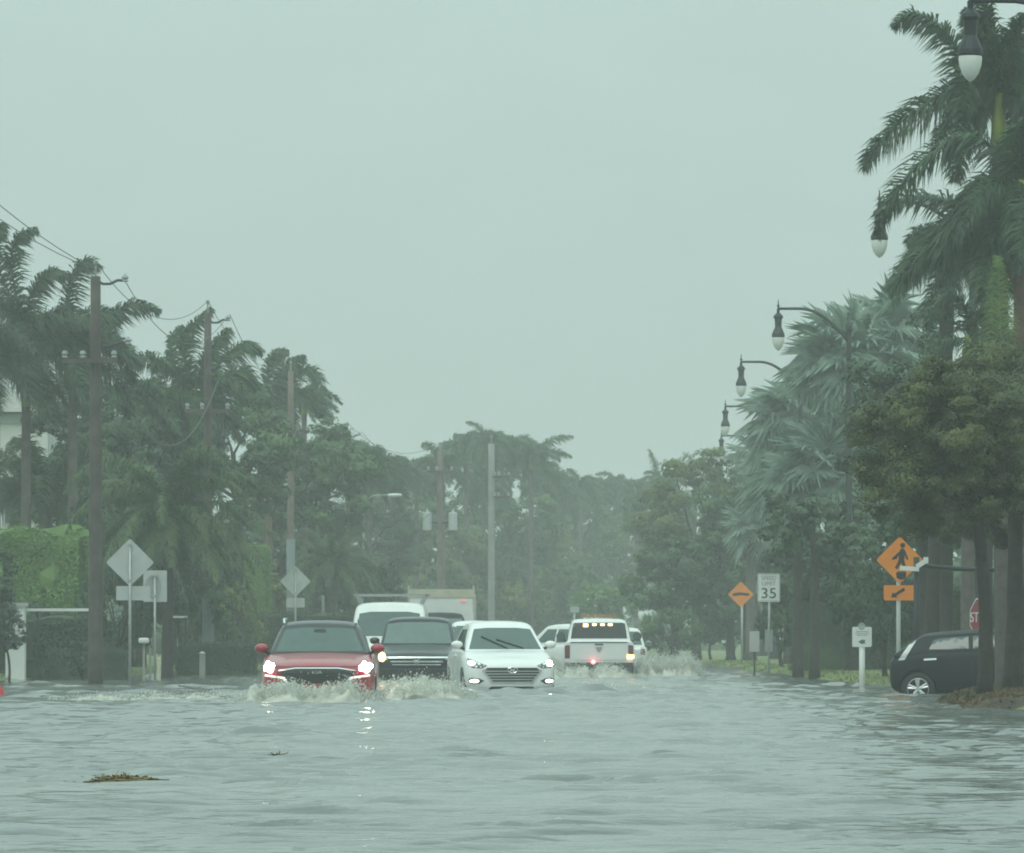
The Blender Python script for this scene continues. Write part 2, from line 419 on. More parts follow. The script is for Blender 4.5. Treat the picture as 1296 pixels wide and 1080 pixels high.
# ---- white crossover, turned a little
def white_suv():
    L, W = 4.5, 1.86
    root, bvh, body, cabin = vehicle('crossover_car', 'white crossover with hexagonal grille, swept lit headlamps and two dark wipers', 'car', 'traffic wading through the flood',
        car_loc(631, 63.5, L / 2), R(7), L, W, suv_body(L, .86, 1.12, 1.12, .26), suv_cabin(-.95, -.18, 1.5, 2.05, 1.10, 1.69, .80, .64), 'white_paint', None, (-1.33, 1.32))
    link('windshield', panel(bvh, [(-.73, 1.13), (.73, 1.13), (.57, 1.535), (.3, 1.56), (-.3, 1.56), (-.57, 1.535)], 'F', .006, edge=.1), 'glass', root)
    side_glass(root, bvh, [[(-.5, 1.16), (.3, 1.16), (.3, 1.53), (-.02, 1.53)], [(.38, 1.16), (1.2, 1.2), (1.1, 1.53), (.38, 1.53)]])
    for sx in (-1, 1):
        link('door_handle', panel(bvh, rrect(.10, .98, .32, 1.02, .015), 'L' if sx > 0 else 'S', .025), 'white_paint', root)
        mirror_part(root, 'white_paint', sx * .84, -.66, 1.22, sx, .24, .16)
        hl = [(.50, .80), (.60, .745), (.80, .755), (.88, .82), (.90, .93), (.83, .95), (.66, .87)]
        h = link('headlight', panel(bvh, hl if sx > 0 else mirx(hl), 'F', .006), 'grey_plastic', root)
        link('lamp', panel(bvh, ell(sx * .79, .855, .075 if sx > 0 else .06, .055 if sx > 0 else .042), 'F', .02), 'lamp_white' if sx > 0 else 'lamp_dim', h)
        fg = [(.56, .50), (.66, .44), (.88, .43), (.90, .53), (.80, .56), (.66, .545)]
        f = link('fog_light', panel(bvh, fg if sx > 0 else mirx(fg), 'F', .008), 'black_plastic', root)
        link('lamp', panel(bvh, ell(sx * .75, .495, .085, .035), 'F', .02), 'lamp_dim', f)
    g = link('grille', panel(bvh, [(-.52, .76), (-.58, .70), (-.40, .48), (.40, .48), (.58, .70), (.52, .76)], 'F', .008), 'black_plastic', root)
    for k in range(4):
        z = .515 + k * .055; hw = .40 + (z - .48) * .75
        link('grille_slat', panel(bvh, rect(-hw, z, hw, z + .02), 'F', .02, edge=.2), 'alloy', g)
    link('grille_trim', panel(bvh, [(-.50, .75), (-.56, .695), (-.38, .47), (.38, .47), (.56, .695), (.50, .75), (.53, .765), (.605, .70), (.41, .445), (-.41, .445), (-.605, .70), (-.53, .765)], 'F', .016), 'alloy', g)
    link('lower_intake', panel(bvh, [(-.52, .30), (.52, .30), (.42, .385), (-.42, .385)], 'F', .008), 'black_plastic', root)
    h, *_ = bvh.ray_cast(Vector((0, -12, .70)), Vector((0, 1, 0)))
    em = MB(); em.tube([(.10 * math.cos(t), 0, .055 * math.sin(t)) for t in [2 * math.pi * k / 20 for k in range(21)]], .010, 6)
    em.tube([(-.045, 0, -.035), (-.02, 0, .04)], .009, 5); em.tube([(.02, 0, -.04), (.045, 0, .035)], .009, 5); em.tube([(-.03, 0, 0), (.03, 0, 0)], .008, 5)
    em.build('emblem', 'chrome', root, loc=(0, h.y - .03, .71))
    for x0, x1, z0, z1 in ((-.45, .05, 1.39, 1.15), (-.15, .38, 1.33, 1.15)):
        wp = MB(); pts = []
        for k in range(7):
            t = k / 6; x = x0 + (x1 - x0) * t; z = z0 + (z1 - z0) * t
            hh, *_ = bvh.ray_cast(Vector((x, -12, z)), Vector((0, 1, 0))); pts.append(hh + Vector((0, -.03, .0)))
        wp.tube(pts, .014, 5); wp.build('wiper', 'black_plastic', root)
    for y in (-.55, .34, 1.2):
        for a in ('S', 'L'): link('door_seam', panel(bvh, rect(y, .35, y + .012, 1.08), a, .003, edge=.3), 'black_plastic', root)
    return root
white_suv()

# ---- dark minivan-like SUV with chrome grille bars
def dark_suv():
    L, W = 4.9, 1.98
    root, bvh, body, cabin = vehicle('family_car', 'black family car with twin chrome grille bars and one amber signal lit', 'car', 'traffic wading through the flood',
        car_loc(526, 55, L / 2), R(0.5), L, W, suv_body(L, 1.0, 1.22, 1.22), suv_cabin(-1.05, -.5, 1.9, 2.3, 1.2, 1.85, .86, .74), 'black_paint', None, (-1.45, 1.40))
    link('windshield', panel(bvh, [(-.79, 1.24), (.79, 1.24), (.70, 1.69), (.4, 1.73), (-.4, 1.73), (-.70, 1.69)], 'F', .006, edge=.1), 'glass_pale', root)
    side_glass(root, bvh, [[(-.6, 1.27), (.3, 1.27), (.3, 1.7), (-.25, 1.7)], [(.4, 1.27), (1.6, 1.27), (1.5, 1.7), (.4, 1.7)]])
    g = link('grille', panel(bvh, [(-.66, .93), (-.58, .72), (.58, .72), (.66, .93)], 'F', .008), 'black_plastic', root)
    for z, hw, t in ((.895, .74, .04), (.80, .60, .035), (.735, .56, .022)):
        link('chrome_bar', panel(bvh, rect(-hw, z, hw, z + t), 'F', .03, edge=.15), 'chrome', g)
    h, *_ = bvh.ray_cast(Vector((0, -12, .84)), Vector((0, 1, 0)))
    em = MB(); em.tube([(-.075, 0, .06), (.075, 0, .06), (.055, 0, -.06), (-.055, 0, -.06), (-.075, 0, .06)], .009, 5)
    em.tube([(-.042, 0, .045), (-.03, 0, -.045)], .011, 5); em.tube([(.042, 0, .045), (.03, 0, -.045)], .011, 5); em.tube([(-.035, 0, 0), (.035, 0, 0)], .010, 5)
    em.build('emblem', 'chrome', root, loc=(0, h.y - .055, .84))
    for sx in (-1, 1):
        hl = [(.66, .86), (.90, .84), (.94, 1.0), (.72, .97)]
        o = link('headlight', panel(bvh, hl if sx > 0 else mirx(hl), 'F', .008), 'clear_lens', root)
        if sx < 0: link('turn_signal', panel(bvh, ell(-.80, .925, .085, .105), 'F', .022), 'lamp_amber', o)
        mirror_part(root, 'black_paint', sx * .90, -.75, 1.3, sx, .24, .17)
    link('lower_intake', panel(bvh, [(-.78, .38), (.78, .38), (.70, .62), (-.70, .62)], 'F', .008), 'black_plastic', root)
    link('bumper_lip', panel(bvh, rect(-.78, .635, .78, .66), 'F', .012), 'grey_plastic', root)
    return root
dark_suv()

# ---- white work van with ladder rack
def van():
    L, W = 5.2, 2.06
    f, r = -L / 2, L / 2
    st = [(f, .7, .3, .95, 1.0), (f + .08, .9, .28, 1.03, 1.1), (f + .35, .98, .26, 1.15, 1.22), (f + .8, 1, .26, 1.32, 1.38), (0, 1, .26, 1.4, 1.42), (r - .1, 1, .28, 1.4, 1.42), (r, .94, .34, 1.36, 1.38)]
    root, bvh, body, cabin = vehicle('work_van', 'white work van with a roof rack behind the red crossover', 'van', 'traffic wading through the flood',
        car_loc(491, 48, L / 2), R(0), L, W, st, suv_cabin(-1.75, -1.05, 2.45, 2.58, 1.38, 2.32, 1.0, .92), 'white_paint', None, (-1.6, 1.6))
    link('windshield', panel(bvh, [(-.88, 1.42), (.88, 1.42), (.80, 2.02), (.5, 2.07), (-.5, 2.07), (-.80, 2.02)], 'F', .006, edge=.14), 'glass', root)
    side_glass(root, bvh, [[(-1.2, 1.46), (-.3, 1.46), (-.3, 2.0), (-.85, 2.0)]])
    for sx in (-1, 1):
        mirror_part(root, 'black_plastic', sx * .99, -1.4, 1.5, sx, .2, .3)
        link('headlight', panel(bvh, rect(.62 * sx if sx > 0 else -.9, .85, .9 if sx > 0 else -.62, 1.05), 'F', .008), 'clear_lens', root)
    link('grille', panel(bvh, rect(-.58, .78, .58, 1.0), 'F', .008), 'black_plastic', root)
    k = MB()
    for y in (-.9, .5, 1.9):
        k.box((0, y, 2.52), (2.0, .05, .05))
        for sx in (-1, 1): k.tube([(sx * .8, y, 2.28), (sx * .92, y, 2.52)], .022, 6)
    for sx in (-1, 1): k.box((sx * .98, .5, 2.52), (.05, 2.85, .05))
    k.build('roof_rack', 'steel', root)
    return root
van()

# ---- box truck
def box_truck():
    s = 36.; x, y, z = car_loc(557, s)
    root = empty('box_truck', (x, y, z), 'white box truck with cream cornice and a dark cab roof behind the work van', 'truck', 'traffic wading through the flood')
    b = MB(); b.box((0, 3.9, 2.0), (2.3, 4.6, 1.95)); 
    me = bake(b.mesh('b', fix=True), [('BEVEL', dict(width=.05, segments=2))], smooth=False); link('cargo_box', me, 'white_paint', root)
    t = MB(); t.box((0, 1.62, 2.97), (2.36, .10, .30)); t.box((1.15, 1.66, 2.8), (.07, .14, .9)); t.box((-1.15, 1.66, 2.8), (.07, .14, .9)); t.build('cornice', 'cream_post', root)
    m = MB(); m.box((.78, 1.55, 2.70), (.2, .03, .05)); m.build('marker_light', 'lamp_red_soft', root)
    st = [(-.6, .7, .35, 1.1, 1.15), (-.55, .9, .32, 1.18, 1.25), (-.2, .98, .3, 1.28, 1.36), (.3, 1, .3, 1.45, 1.5), (1.0, 1, .3, 1.5, 1.52), (1.55, 1, .3, 1.5, 1.52)]
    bme = bake(loft(st, body_prof(2.05)), [('SUBSURF', dict(levels=2, render_levels=2))]); link('cab_body', bme, 'white_paint', root)
    cm = bake(loft(suv_cabin(.1, .75, 1.45, 1.55, 1.48, 2.28, .95, .80), cab_prof), [('SUBSURF', dict(levels=2, render_levels=2))]); link('cab_roof', cm, 'navy_paint', root)
    bv = bvh_of([bme, cm])
    link('windshield', panel(bv, [(-.86, 1.52), (.86, 1.52), (.76, 2.08), (-.76, 2.08)], 'F', .006, edge=.15), 'glass_pale', root)
    link('grille', panel(bv, rect(-.6, .8, .6, 1.1), 'F', .008), 'black_plastic', root)
    for sx in (-1, 1):
        link('headlight', panel(bv, rect(.66, .85, .92, 1.1) if sx > 0 else rect(-.92, .85, -.66, 1.1), 'F', .008), 'clear_lens', root)
        for wy in (.2, 5.0): wheel(root, sx * .95, wy, .42, .26, sx)
        mirror_part(root, 'black_plastic', sx * 1.05, .35, 1.7, sx, .2, .36)
    ch = MB(); ch.box((0, 3.4, .75), (.9, 5.4, .25)); ch.build('chassis', 'black_plastic', root)
mat('lamp_red_soft', (.6, .1, .1), rough=.3, emit=(1, .2, .2), estr=.7)
box_truck()

# ---- white car behind the white crossover (only its roof shows)
def plain_car(name, label, loc, rz, L, W, zr, paint, cz=1.1):
    root, bvh, body, cabin = vehicle(name, label, 'car', 'traffic wading through the flood', loc, rz, L, W, suv_body(L, cz - .2, cz, cz), suv_cabin(-.95, -.25, L / 2 - .75, L / 2 - .2, cz - .02, zr, W / 2 - .12, W / 2 - .28), paint, None, (-L / 2 + .95, L / 2 - 1.0))
    w = W / 2
    link('windshield', panel(bvh, [(-w + .2, cz + .03), (w - .2, cz + .03), (w - .34, zr - .14), (-w + .34, zr - .14)], 'F', .006, edge=.15), 'glass', root)
    link('rear_window', panel(bvh, [(-w + .22, cz + .05), (w - .22, cz + .05), (w - .36, zr - .14), (-w + .36, zr - .14)], 'B', .006, edge=.15), 'glass', root)
    side_glass(root, bvh, [[(-.5, cz + .06), (.35, cz + .06), (.35, zr - .16), (-.1, zr - .16)], [(.43, cz + .06), (L / 2 - .7, cz + .08), (L / 2 - .85, zr - .16), (.43, zr - .16)]])
    for sx in (-1, 1):
        mirror_part(root, paint, sx * (w - .08), -.7, cz + .1, sx)
        link('headlight', panel(bvh, rect(w - .36, cz - .34, w - .1, cz - .2) if sx > 0 else rect(-w + .1, cz - .34, -w + .36, cz - .2), 'F', .008), 'clear_lens', root)
        link('tail_light', panel(bvh, rect(w - .28, cz - .3, w - .12, cz - .05) if sx > 0 else rect(-w + .12, cz - .3, -w + .28, cz - .05), 'B', .008), 'red_lens', root)
    link('grille', panel(bvh, rect(-.5, cz - .45, .5, cz - .25), 'F', .008), 'black_plastic', root)
    return root, bvh
plain_car('passenger_car', 'white car whose roof just shows above the white crossover', car_loc(598, 45, 2.3), 0, 4.6, 1.85, 1.86, 'white_paint', 1.2)
plain_car('passenger_car', 'white car at an angle in front of the pickup, two side windows showing', car_loc(716, 40, 0), R(180 + 42), 4.7, 1.85, 1.82, 'white_paint', 1.18)
plain_car('passenger_car', 'pale car mostly hidden by the pickup and its black mirror', car_loc(788, 36, 2), R(180), 4.5, 1.82, 1.76, 'white_paint', 1.1)

# ---- white pickup driving away
def pickup():
    L, W = 5.7, 2.02
    f, r = -L / 2, L / 2
    root = None
    # nose is -Y; the pickup is turned round so that its tail faces the camera
    st = [(f, .7, .45, .95, 1.0), (f + .08, .9, .42, 1.05, 1.1), (f + .4, .98, .4, 1.15, 1.2), (f + 1.3, 1, .4, 1.25, 1.28), (0, 1, .4, 1.28, 1.30), (r - .6, 1, .42, 1.28, 1.30), (r - .08, .995, .5, 1.28, 1.30), (r - .03, .985, .52, 1.28, 1.30), (r - .0, .97, .56, 1.26, 1.28), (r - .0, .96, .58, 1.25, 1.27)]
    root, bvh, body, cabin = vehicle('pickup_truck', 'white pickup driving away with four amber lights glowing in its rear window', 'pickup', 'traffic wading through the flood',
        (0.07, FPX / 45 + L / 2, DEPTH), R(180), L, W, st, suv_cabin(-1.55, -.75, .98, 1.12, 1.27, 1.93, .90, .80), 'white_paint', None, (-1.75, 1.85), wr=.40)
    w = link('rear_window', panel(bvh, [(-.80, 1.36), (.80, 1.36), (.74, 1.78), (.68, 1.81), (-.68, 1.81), (-.74, 1.78)], 'B', .006, edge=.12), 'glass_dark', root)
    for x, ww in ((-.32, .065), (-.10, .06), (.13, .06), (.38, .07)):
        link('warning_light', panel(bvh, rrect(x - ww, 1.725 if x < .3 else 1.69, x + ww, 1.785, .02), 'B', .02), 'lamp_amber_pale', w)
    side_glass(root, bvh, [[(-1.0, 1.36), (-.1, 1.36), (-.1, 1.8), (-.65, 1.8)], [(-.02, 1.36), (.85, 1.36), (.80, 1.8), (-.02, 1.8)]], 'glass')
    link('windshield', panel(bvh, [(-.78, 1.36), (.78, 1.36), (.68, 1.8), (-.68, 1.8)], 'F', .006, edge=.12), 'glass', root)
    # tailgate on the rear end
    tg = link('tailgate', panel(bvh, rrect(-.78, .76, .78, 1.275, .03), 'B', .018, skirt=.04, edge=.1), 'white_paint', root)
    link('tailgate_lip', panel(bvh, rect(-.80, 1.235, .80, 1.262), 'B', .03, edge=.2), 'grey_plastic', tg)
    link('tailgate_handle', panel(bvh, rrect(-.12, 1.17, .12, 1.21, .015), 'B', .03), 'black_plastic', tg)
    link('emblem', panel(bvh, [(-.07, 1.07), (-.05, 1.0), (0, .96), (.05, 1.0), (.07, 1.07), (.11, 1.09), (.07, 1.12), (-.07, 1.12), (-.11, 1.09)], 'B', .03), 'steel', tg)
    for sx in (-1, 1):
        tl = link('tail_light', panel(bvh, rect(.82, .80, .965, 1.17) if sx > 0 else rect(-.965, .80, -.82, 1.17), 'B', .012), 'red_lens', root)
        if sx < 0: link('turn_signal', panel(bvh, rrect(-.98, .80, -.80, .90, .02), 'B', .025), 'lamp_amber', tl)
        m = mirror_part(root, 'black_plastic', sx * .98, -.95, 1.42, sx, .26, .26)
    bp = MB(); bp.box((0, r + .06, .58), (1.92, .18, .22)); bp.box((0, r + .0, .40), (1.6, .1, .2))
    me = bake(bp.mesh('b', fix=True), [('BEVEL', dict(width=.03, segments=2))], smooth=False); bo = link('bumper', me, 'grey_plastic', root)
    bl = MB(); bl.lathe([(.001, .0), (.06, 0), (.05, .03), (.001, .035)], 14, c=(.16, r + .15, .70), axis='y'); bl.build('brake_light', 'lamp_red', root)
    ab = MB(); ab.box((0, 0, 1.975), (1.0, .28, .03))
    for k in range(5): ab.box((-.42 + k * .21, 0, 2.02), (.19, .24, .06))
    ab.build('beacon_bar', 'amber_lens', root, loc=(0, .3, .0))
    return root
pickup()

# ---- dark hatchback nosing up the side street
def hatch():
    L, W = 4.2, 1.77
    f, r = -L / 2, L / 2
    st = [(f, .6, .3, .66, .70), (f + .06, .8, .24, .74, .80), (f + .3, .93, .2, .82, .90), (f + .9, 1, .2, .92, .98), (-.6, 1, .2, .93, .97), (.4, 1, .2, .95, .98), (r - .95, 1, .2, .96, 1.0), (r - .4, .985, .22, .97, 1.01), (r - .12, .95, .26, .92, .97), (r - .03, .88, .32, .80, .88), (r, .78, .40, .68, .75)]
    X = (1133 - VX) / 68.; c = X + L / 2 * math.cos(R(8))
    root, bvh, body, cabin = vehicle('hatchback', 'dark hatchback nosing up the flooded side street behind the tree trunks', 'car', None,
        (c, FPX / 68 + .2, -.12), R(82), L, W, st, suv_cabin(-1.25, -.25, 1.48, 1.99, .95, 1.35, .82, .64, .97), 'navy_paint', None, (-1.42, 1.56), rx=R(-3.2), wr=.31)
    side_glass(root, bvh, [[(-.8, .99), (.50, 1.0), (.50, 1.235), (-.30, 1.235)], [(.58, 1.0), (1.32, 1.03), (1.24, 1.20), (1.1, 1.225), (.58, 1.235)]], 'glass_hatch')
    link('rear_window', panel(bvh, [(-.62, 1.02), (.62, 1.02), (.54, 1.24), (-.54, 1.24)], 'B', .006), 'glass', root)
    for a in ('S', 'L'):
        link('door_handle', panel(bvh, rrect(1.18, .83, 1.42, .865, .015), a, .03), 'chrome', root)
        for y in (.53, 1.40): link('door_seam', panel(bvh, rect(y, .32, y + .012, .94), a, .003, edge=.3), 'black_plastic', root)
        t = [(1.78, .86), (1.90, .86), (1.66, 1.19), (1.56, 1.21)]
        link('tail_light', panel(bvh, t, a, .012, skirt=.03), 'clear_lens', root)
        link('roof_edge', panel(bvh, [(-.35, 1.30), (1.45, 1.29), (1.45, 1.305), (-.35, 1.315)], a, .01, edge=.2), 'grey_plastic', root)
    for sx in (-1, 1): mirror_part(root, 'navy_paint', sx * .80, -.75, 1.1, sx)
    link('rear_lens', panel(bvh, rrect(-.5, .78, .5, .86, .02), 'B', .008), 'black_plastic', root)
    return root
hatch()

# ------------------------------------------------------------------ terrain, road, water
def lerp_tab(tab, y):
    if y <= tab[0][0]: return tab[0][1]
    for (a, b), (c, d) in zip(tab, tab[1:]):
        if y <= c: return b + (d - b) * (y - a) / (c - a)
    return tab[-1][1]
LEFT = [(148, -60), (155, -14.2), (170, -12.7), (215, -10.4), (300, -7.2), (380, -6), (470, -6)]
RIGHT = [(84, 40), (89, 9), (92, 4.5), (106, 4.7), (109, 8.5), (120, 8.5), (124, 6.2), (136, 5.2), (180, 4.4), (258, 3.5), (276, 3.0), (400, 2.2)]
def sstep(t): t = max(0., min(1., t)); return t * t * (3 - 2 * t)
def ground(x, y):
    wob = .35 * noise.noise(Vector((x * .12, y * .12, 3.)))
    d = max(x - lerp_tab(RIGHT, y), lerp_tab(LEFT, y) - x) + wob
    if y > 470: d = max(d, (y - 470) * .3)
    rise = 3.2 if 106 < y < 124 and x > 0 else 1.7
    return -.30 + .47 * sstep(d / rise) + max(0, min(d - rise, 40)) * .012

def build_ground():
    xs = sorted(set([-320, -200, -120, -80, -55] + [round(-40 + .75 * i, 3) for i in range(108)] + [55, 80, 120, 200, 320]))
    ys = [-55, -20, 20, 60] + [70 + 1.2 * i for i in range(310)] + [460, 500, 560, 640, 740, 900]
    vs = [(x, y, ground(x, y)) for y in ys for x in xs]; n = len(xs)
    fs = [(j * n + i, j * n + i + 1, (j + 1) * n + i + 1, (j + 1) * n + i) for j in range(len(ys) - 1) for i in range(n - 1)]
    m = MB(); m.v = vs; m.f = fs
    tag(m.build('ground', 'grass', smooth=True, fix=False), kind='structure')
    rd = MB(); ys2 = [-50] + list(range(20, 460, 20))
    for a, b in zip(ys2, ys2[1:]):
        rd.add([(-8, a, -.292), (2.2, a, -.292), (2.2, b, -.292), (-8, b, -.292)], [(0, 1, 2, 3)])
    tag(rd.build('road', 'asphalt', fix=False), kind='structure')
    # mulch bed of the tree island
    mu = MB(); N = 26
    for j in range(N + 1):
        for i in range(N + 1):
            x = 4.6 + 6.9 * i / N; y = 89 + 19 * j / N; mu.v.append((x, y, ground(x, y) + .012 + .03 * noise.noise(Vector((x * 2, y * 2, 0)))))
    for j in range(N):
        for i in range(N): a = j * (N + 1) + i; mu.f.append((a, a + 1, a + N + 2, a + N + 1))
    tag(mu.build('mulch', 'mulch', smooth=True, fix=False), kind='structure')
build_ground()

rngw = np.random.default_rng(4)
def build_water():
    xs = np.concatenate([[-330, -200, -110, -60, -40, -28], np.arange(-21, -5.2, .22), np.arange(-5.2, 5.2, .075), np.arange(5.2, 17, .16), [18, 20, 24, 30, 45, 80, 150, 330]])
    ys = [-60., 0., 15., 22.]; y = 24.
    while y < 260: ys.append(y); y += max(.05, (y / 100.) ** 1.25 * .26)
    ys += [270, 290, 320, 360, 420, 500, 640, 920]
    ys = np.array(ys); X, Y = np.meshgrid(xs, ys)
    Z = np.zeros_like(X)
    gust = .5 + .5 * np.sin(X * .35 + 1.7 * np.sin(Y * .11) + .6) * np.sin(Y * .23 + 1.1 * np.sin(X * .21))
    gust = .15 + 2.1 * gust ** 2
    for k in range(64):
        lam = math.exp(rngw.uniform(math.log(.20), math.log(1.15)))
        th = rngw.normal(math.pi / 2 + .06, .32)
        kk = 2 * math.pi / lam; ph = rngw.uniform(0, 6.28)
        amp = .0034 * lam ** .75 * rngw.uniform(.5, 1.4)
        a = kk * (math.cos(th) * X + math.sin(th) * Y) + ph
        s = np.sin(a + .35 * np.sin(a * .37 + ph))
        Z += amp * (s + .25 * np.cos(2 * a)) * (gust if k % 2 else 1.)
    Z *= .5 + .6 * np.clip((Y - 30) / 50, 0, 1)
    # wakes of the cars: long swells
    for (cy, lam, am, tilt, x0, wd) in ((97, 3.0, .075, .10, -4.5, 5.5), (86, 4.0, .05, .14, -3, 7), (74, 4.2, .04, -.08, -1, 8), (60, 3.4, .03, .08, 0, 7), (50, 3., .028, -.1, 0, 6), (40, 2.6, .022, .1, 0, 6), (122, 4., .05, -.05, 1.5, 4)):
        yy = Y + X * tilt - cy
        Z += .26 * am * np.exp(-(yy / (lam * 1.3)) ** 2) * np.sin(2 * math.pi * yy / lam) * np.exp(-((X - x0) / wd) ** 2)
    # chop in front of and between the cars
    for k in range(26):
        lam = rngw.uniform(.5, 1.8); th = rngw.uniform(0, 6.28); kk = 2 * math.pi / lam
        Z += .014 * lam * np.sin(kk * (math.cos(th) * X + math.sin(th) * Y) + rngw.uniform(0, 6.28)) * np.exp(-((Y - 112) / 16) ** 2) * np.exp(-((X + 2.) / 4.) ** 2)
    for k in range(210):
        cy = math.exp(rngw.uniform(math.log(29), math.log(150))); cx = rngw.uniform(-.11, .085) * cy
        sx_, sy_ = rngw.uniform(.5, 2.2) * (cy / 60) ** .5, rngw.uniform(.25, .9) * (cy / 60) ** .6
        lam = rngw.uniform(.3, .8) * (cy / 60) ** .4; tl = rngw.uniform(-.15, .15)
        i0, i1 = np.searchsorted(ys, cy - 3 * sy_ - 2), np.searchsorted(ys, cy + 3 * sy_ + 2)
        x_, y_ = X[i0:i1], Y[i0:i1]; yy = y_ - cy + tl * (x_ - cx) + .18 * np.sin(x_ * 1.9 + k) + .06 * np.sin(x_ * 6.1 + k * 2)
        Z[i0:i1] += .072 * lam * rngw.uniform(.5, 1.4) * np.exp(-(yy / sy_) ** 2 - ((x_ - cx) / sx_) ** 2) * np.sin(2 * math.pi * yy / lam + k) * (.6 + .4 * np.sin(x_ * 4.3 + k))
    for cy, cx, sx_, am, lam in ((85, -1, 6, .030, .8), (78, 2.5, 4, .022, .7), (69, -3, 5, .022, .6), (54, 0, 5, .024, .5), (50, 2, 3, .018, .5), (45.5, -2.6, 2.2, .016, .45), (41.5, .8, 2.4, .022, .42), (37, -1.6, 1.6, .014, .4), (34.5, 1.0, 1.8, .014, .38), (31.2, -.3, 2.5, .014, .36), (95, 3, 4, .03, .8)):
        i0, i1 = np.searchsorted(ys, cy - 4), np.searchsorted(ys, cy + 4)
        x_, y_ = X[i0:i1], Y[i0:i1]; yy = y_ - cy + .22 * np.sin(x_ * .9 + cy) + .10 * np.sin(x_ * 3.1 + cy * 2)
        Z[i0:i1] += 1.9 * am * np.exp(-(yy / (.55 * cy / 60)) ** 2 - ((x_ - cx) / sx_) ** 2) * np.sin(2 * math.pi * yy / lam) * (.55 + .45 * np.sin(x_ * 2.3 + cy) * np.sin(x_ * 5.7 + 2 * cy))
    Z *= np.clip(1.2 - np.abs(X) / 60, .1, 1) * np.where(Y < 23, 0, 1) * np.where(Y > 255, .4, 1)
    nx, ny = len(xs), len(ys)
    me = bpy.data.meshes.new('water')
    v = np.stack([X, Y, Z], -1).reshape(-1, 3)
    idx = np.arange(nx * ny).reshape(ny, nx)
    f = np.stack([idx[:-1, :-1], idx[:-1, 1:], idx[1:, 1:], idx[1:, :-1]], -1).reshape(-1, 4)
    me.vertices.add(len(v)); me.vertices.foreach_set('co', v.ravel())
    me.loops.add(f.size); me.loops.foreach_set('vertex_index', f.ravel().astype(np.int32))
    me.polygons.add(len(f)); me.polygons.foreach_set('loop_start', np.arange(0, f.size, 4, dtype=np.int32)); me.polygons.foreach_set('loop_total', np.full(len(f), 4, dtype=np.int32))
    me.polygons.foreach_set('use_smooth', np.ones(len(f), dtype=bool)); me.update(); me.validate()
    m = bpy.data.materials.new('flood_water'); m.use_nodes = True; nt = m.node_tree; b = nt.nodes['Principled BSDF']
    b.inputs['Roughness'].default_value = .07; b.inputs['IOR'].default_value = 1.33
    tc = nt.nodes.new('ShaderNodeTexCoord')
    n0 = nt.nodes.new('ShaderNodeTexNoise'); n0.inputs['Scale'].default_value = .16; n0.inputs['Detail'].default_value = 5
    nt.links.new(tc.outputs['Object'], n0.inputs['Vector'])
    rp = nt.nodes.new('ShaderNodeValToRGB'); rp.color_ramp.elements[0].position = .35; rp.color_ramp.elements[1].position = .65
    rp.color_ramp.elements[0].color = (.120, .137, .128, 1); rp.color_ramp.elements[1].color = (.175, .196, .184, 1)
    nt.links.new(n0.outputs['Fac'], rp.inputs['Fac']); nt.links.new(rp.outputs['Color'], b.inputs['Base Color'])
    mp = nt.nodes.new('ShaderNodeMapping'); mp.inputs['Scale'].default_value = (.7, 1.9, 1.0); nt.links.new(tc.outputs['Object'], mp.inputs['Vector'])
    n1 = nt.nodes.new('ShaderNodeTexNoise'); n1.inputs['Scale'].default_value = 5.0; n1.inputs['Detail'].default_value = 4; nt.links.new(mp.outputs[0], n1.inputs['Vector'])
    n2 = nt.nodes.new('ShaderNodeTexNoise'); n2.inputs['Scale'].default_value = .7; n2.inputs['Detail'].default_value = 3; nt.links.new(mp.outputs[0], n2.inputs['Vector'])
    b1 = nt.nodes.new('ShaderNodeBump'); b1.inputs['Strength'].default_value = .38; b1.inputs['Distance'].default_value = .05; nt.links.new(n1.outputs['Fac'], b1.inputs['Height'])
    b2 = nt.nodes.new('ShaderNodeBump'); b2.inputs['Strength'].default_value = .16; b2.inputs['Distance'].default_value = .12; nt.links.new(n2.outputs['Fac'], b2.inputs['Height']); nt.links.new(b1.outputs[0], b2.inputs['Normal'])
    nt.links.new(b2.outputs[0], b.inputs['Normal'])
    MATS['flood_water'] = m
    tag(link('water', me, 'flood_water'), kind='structure')
build_water()

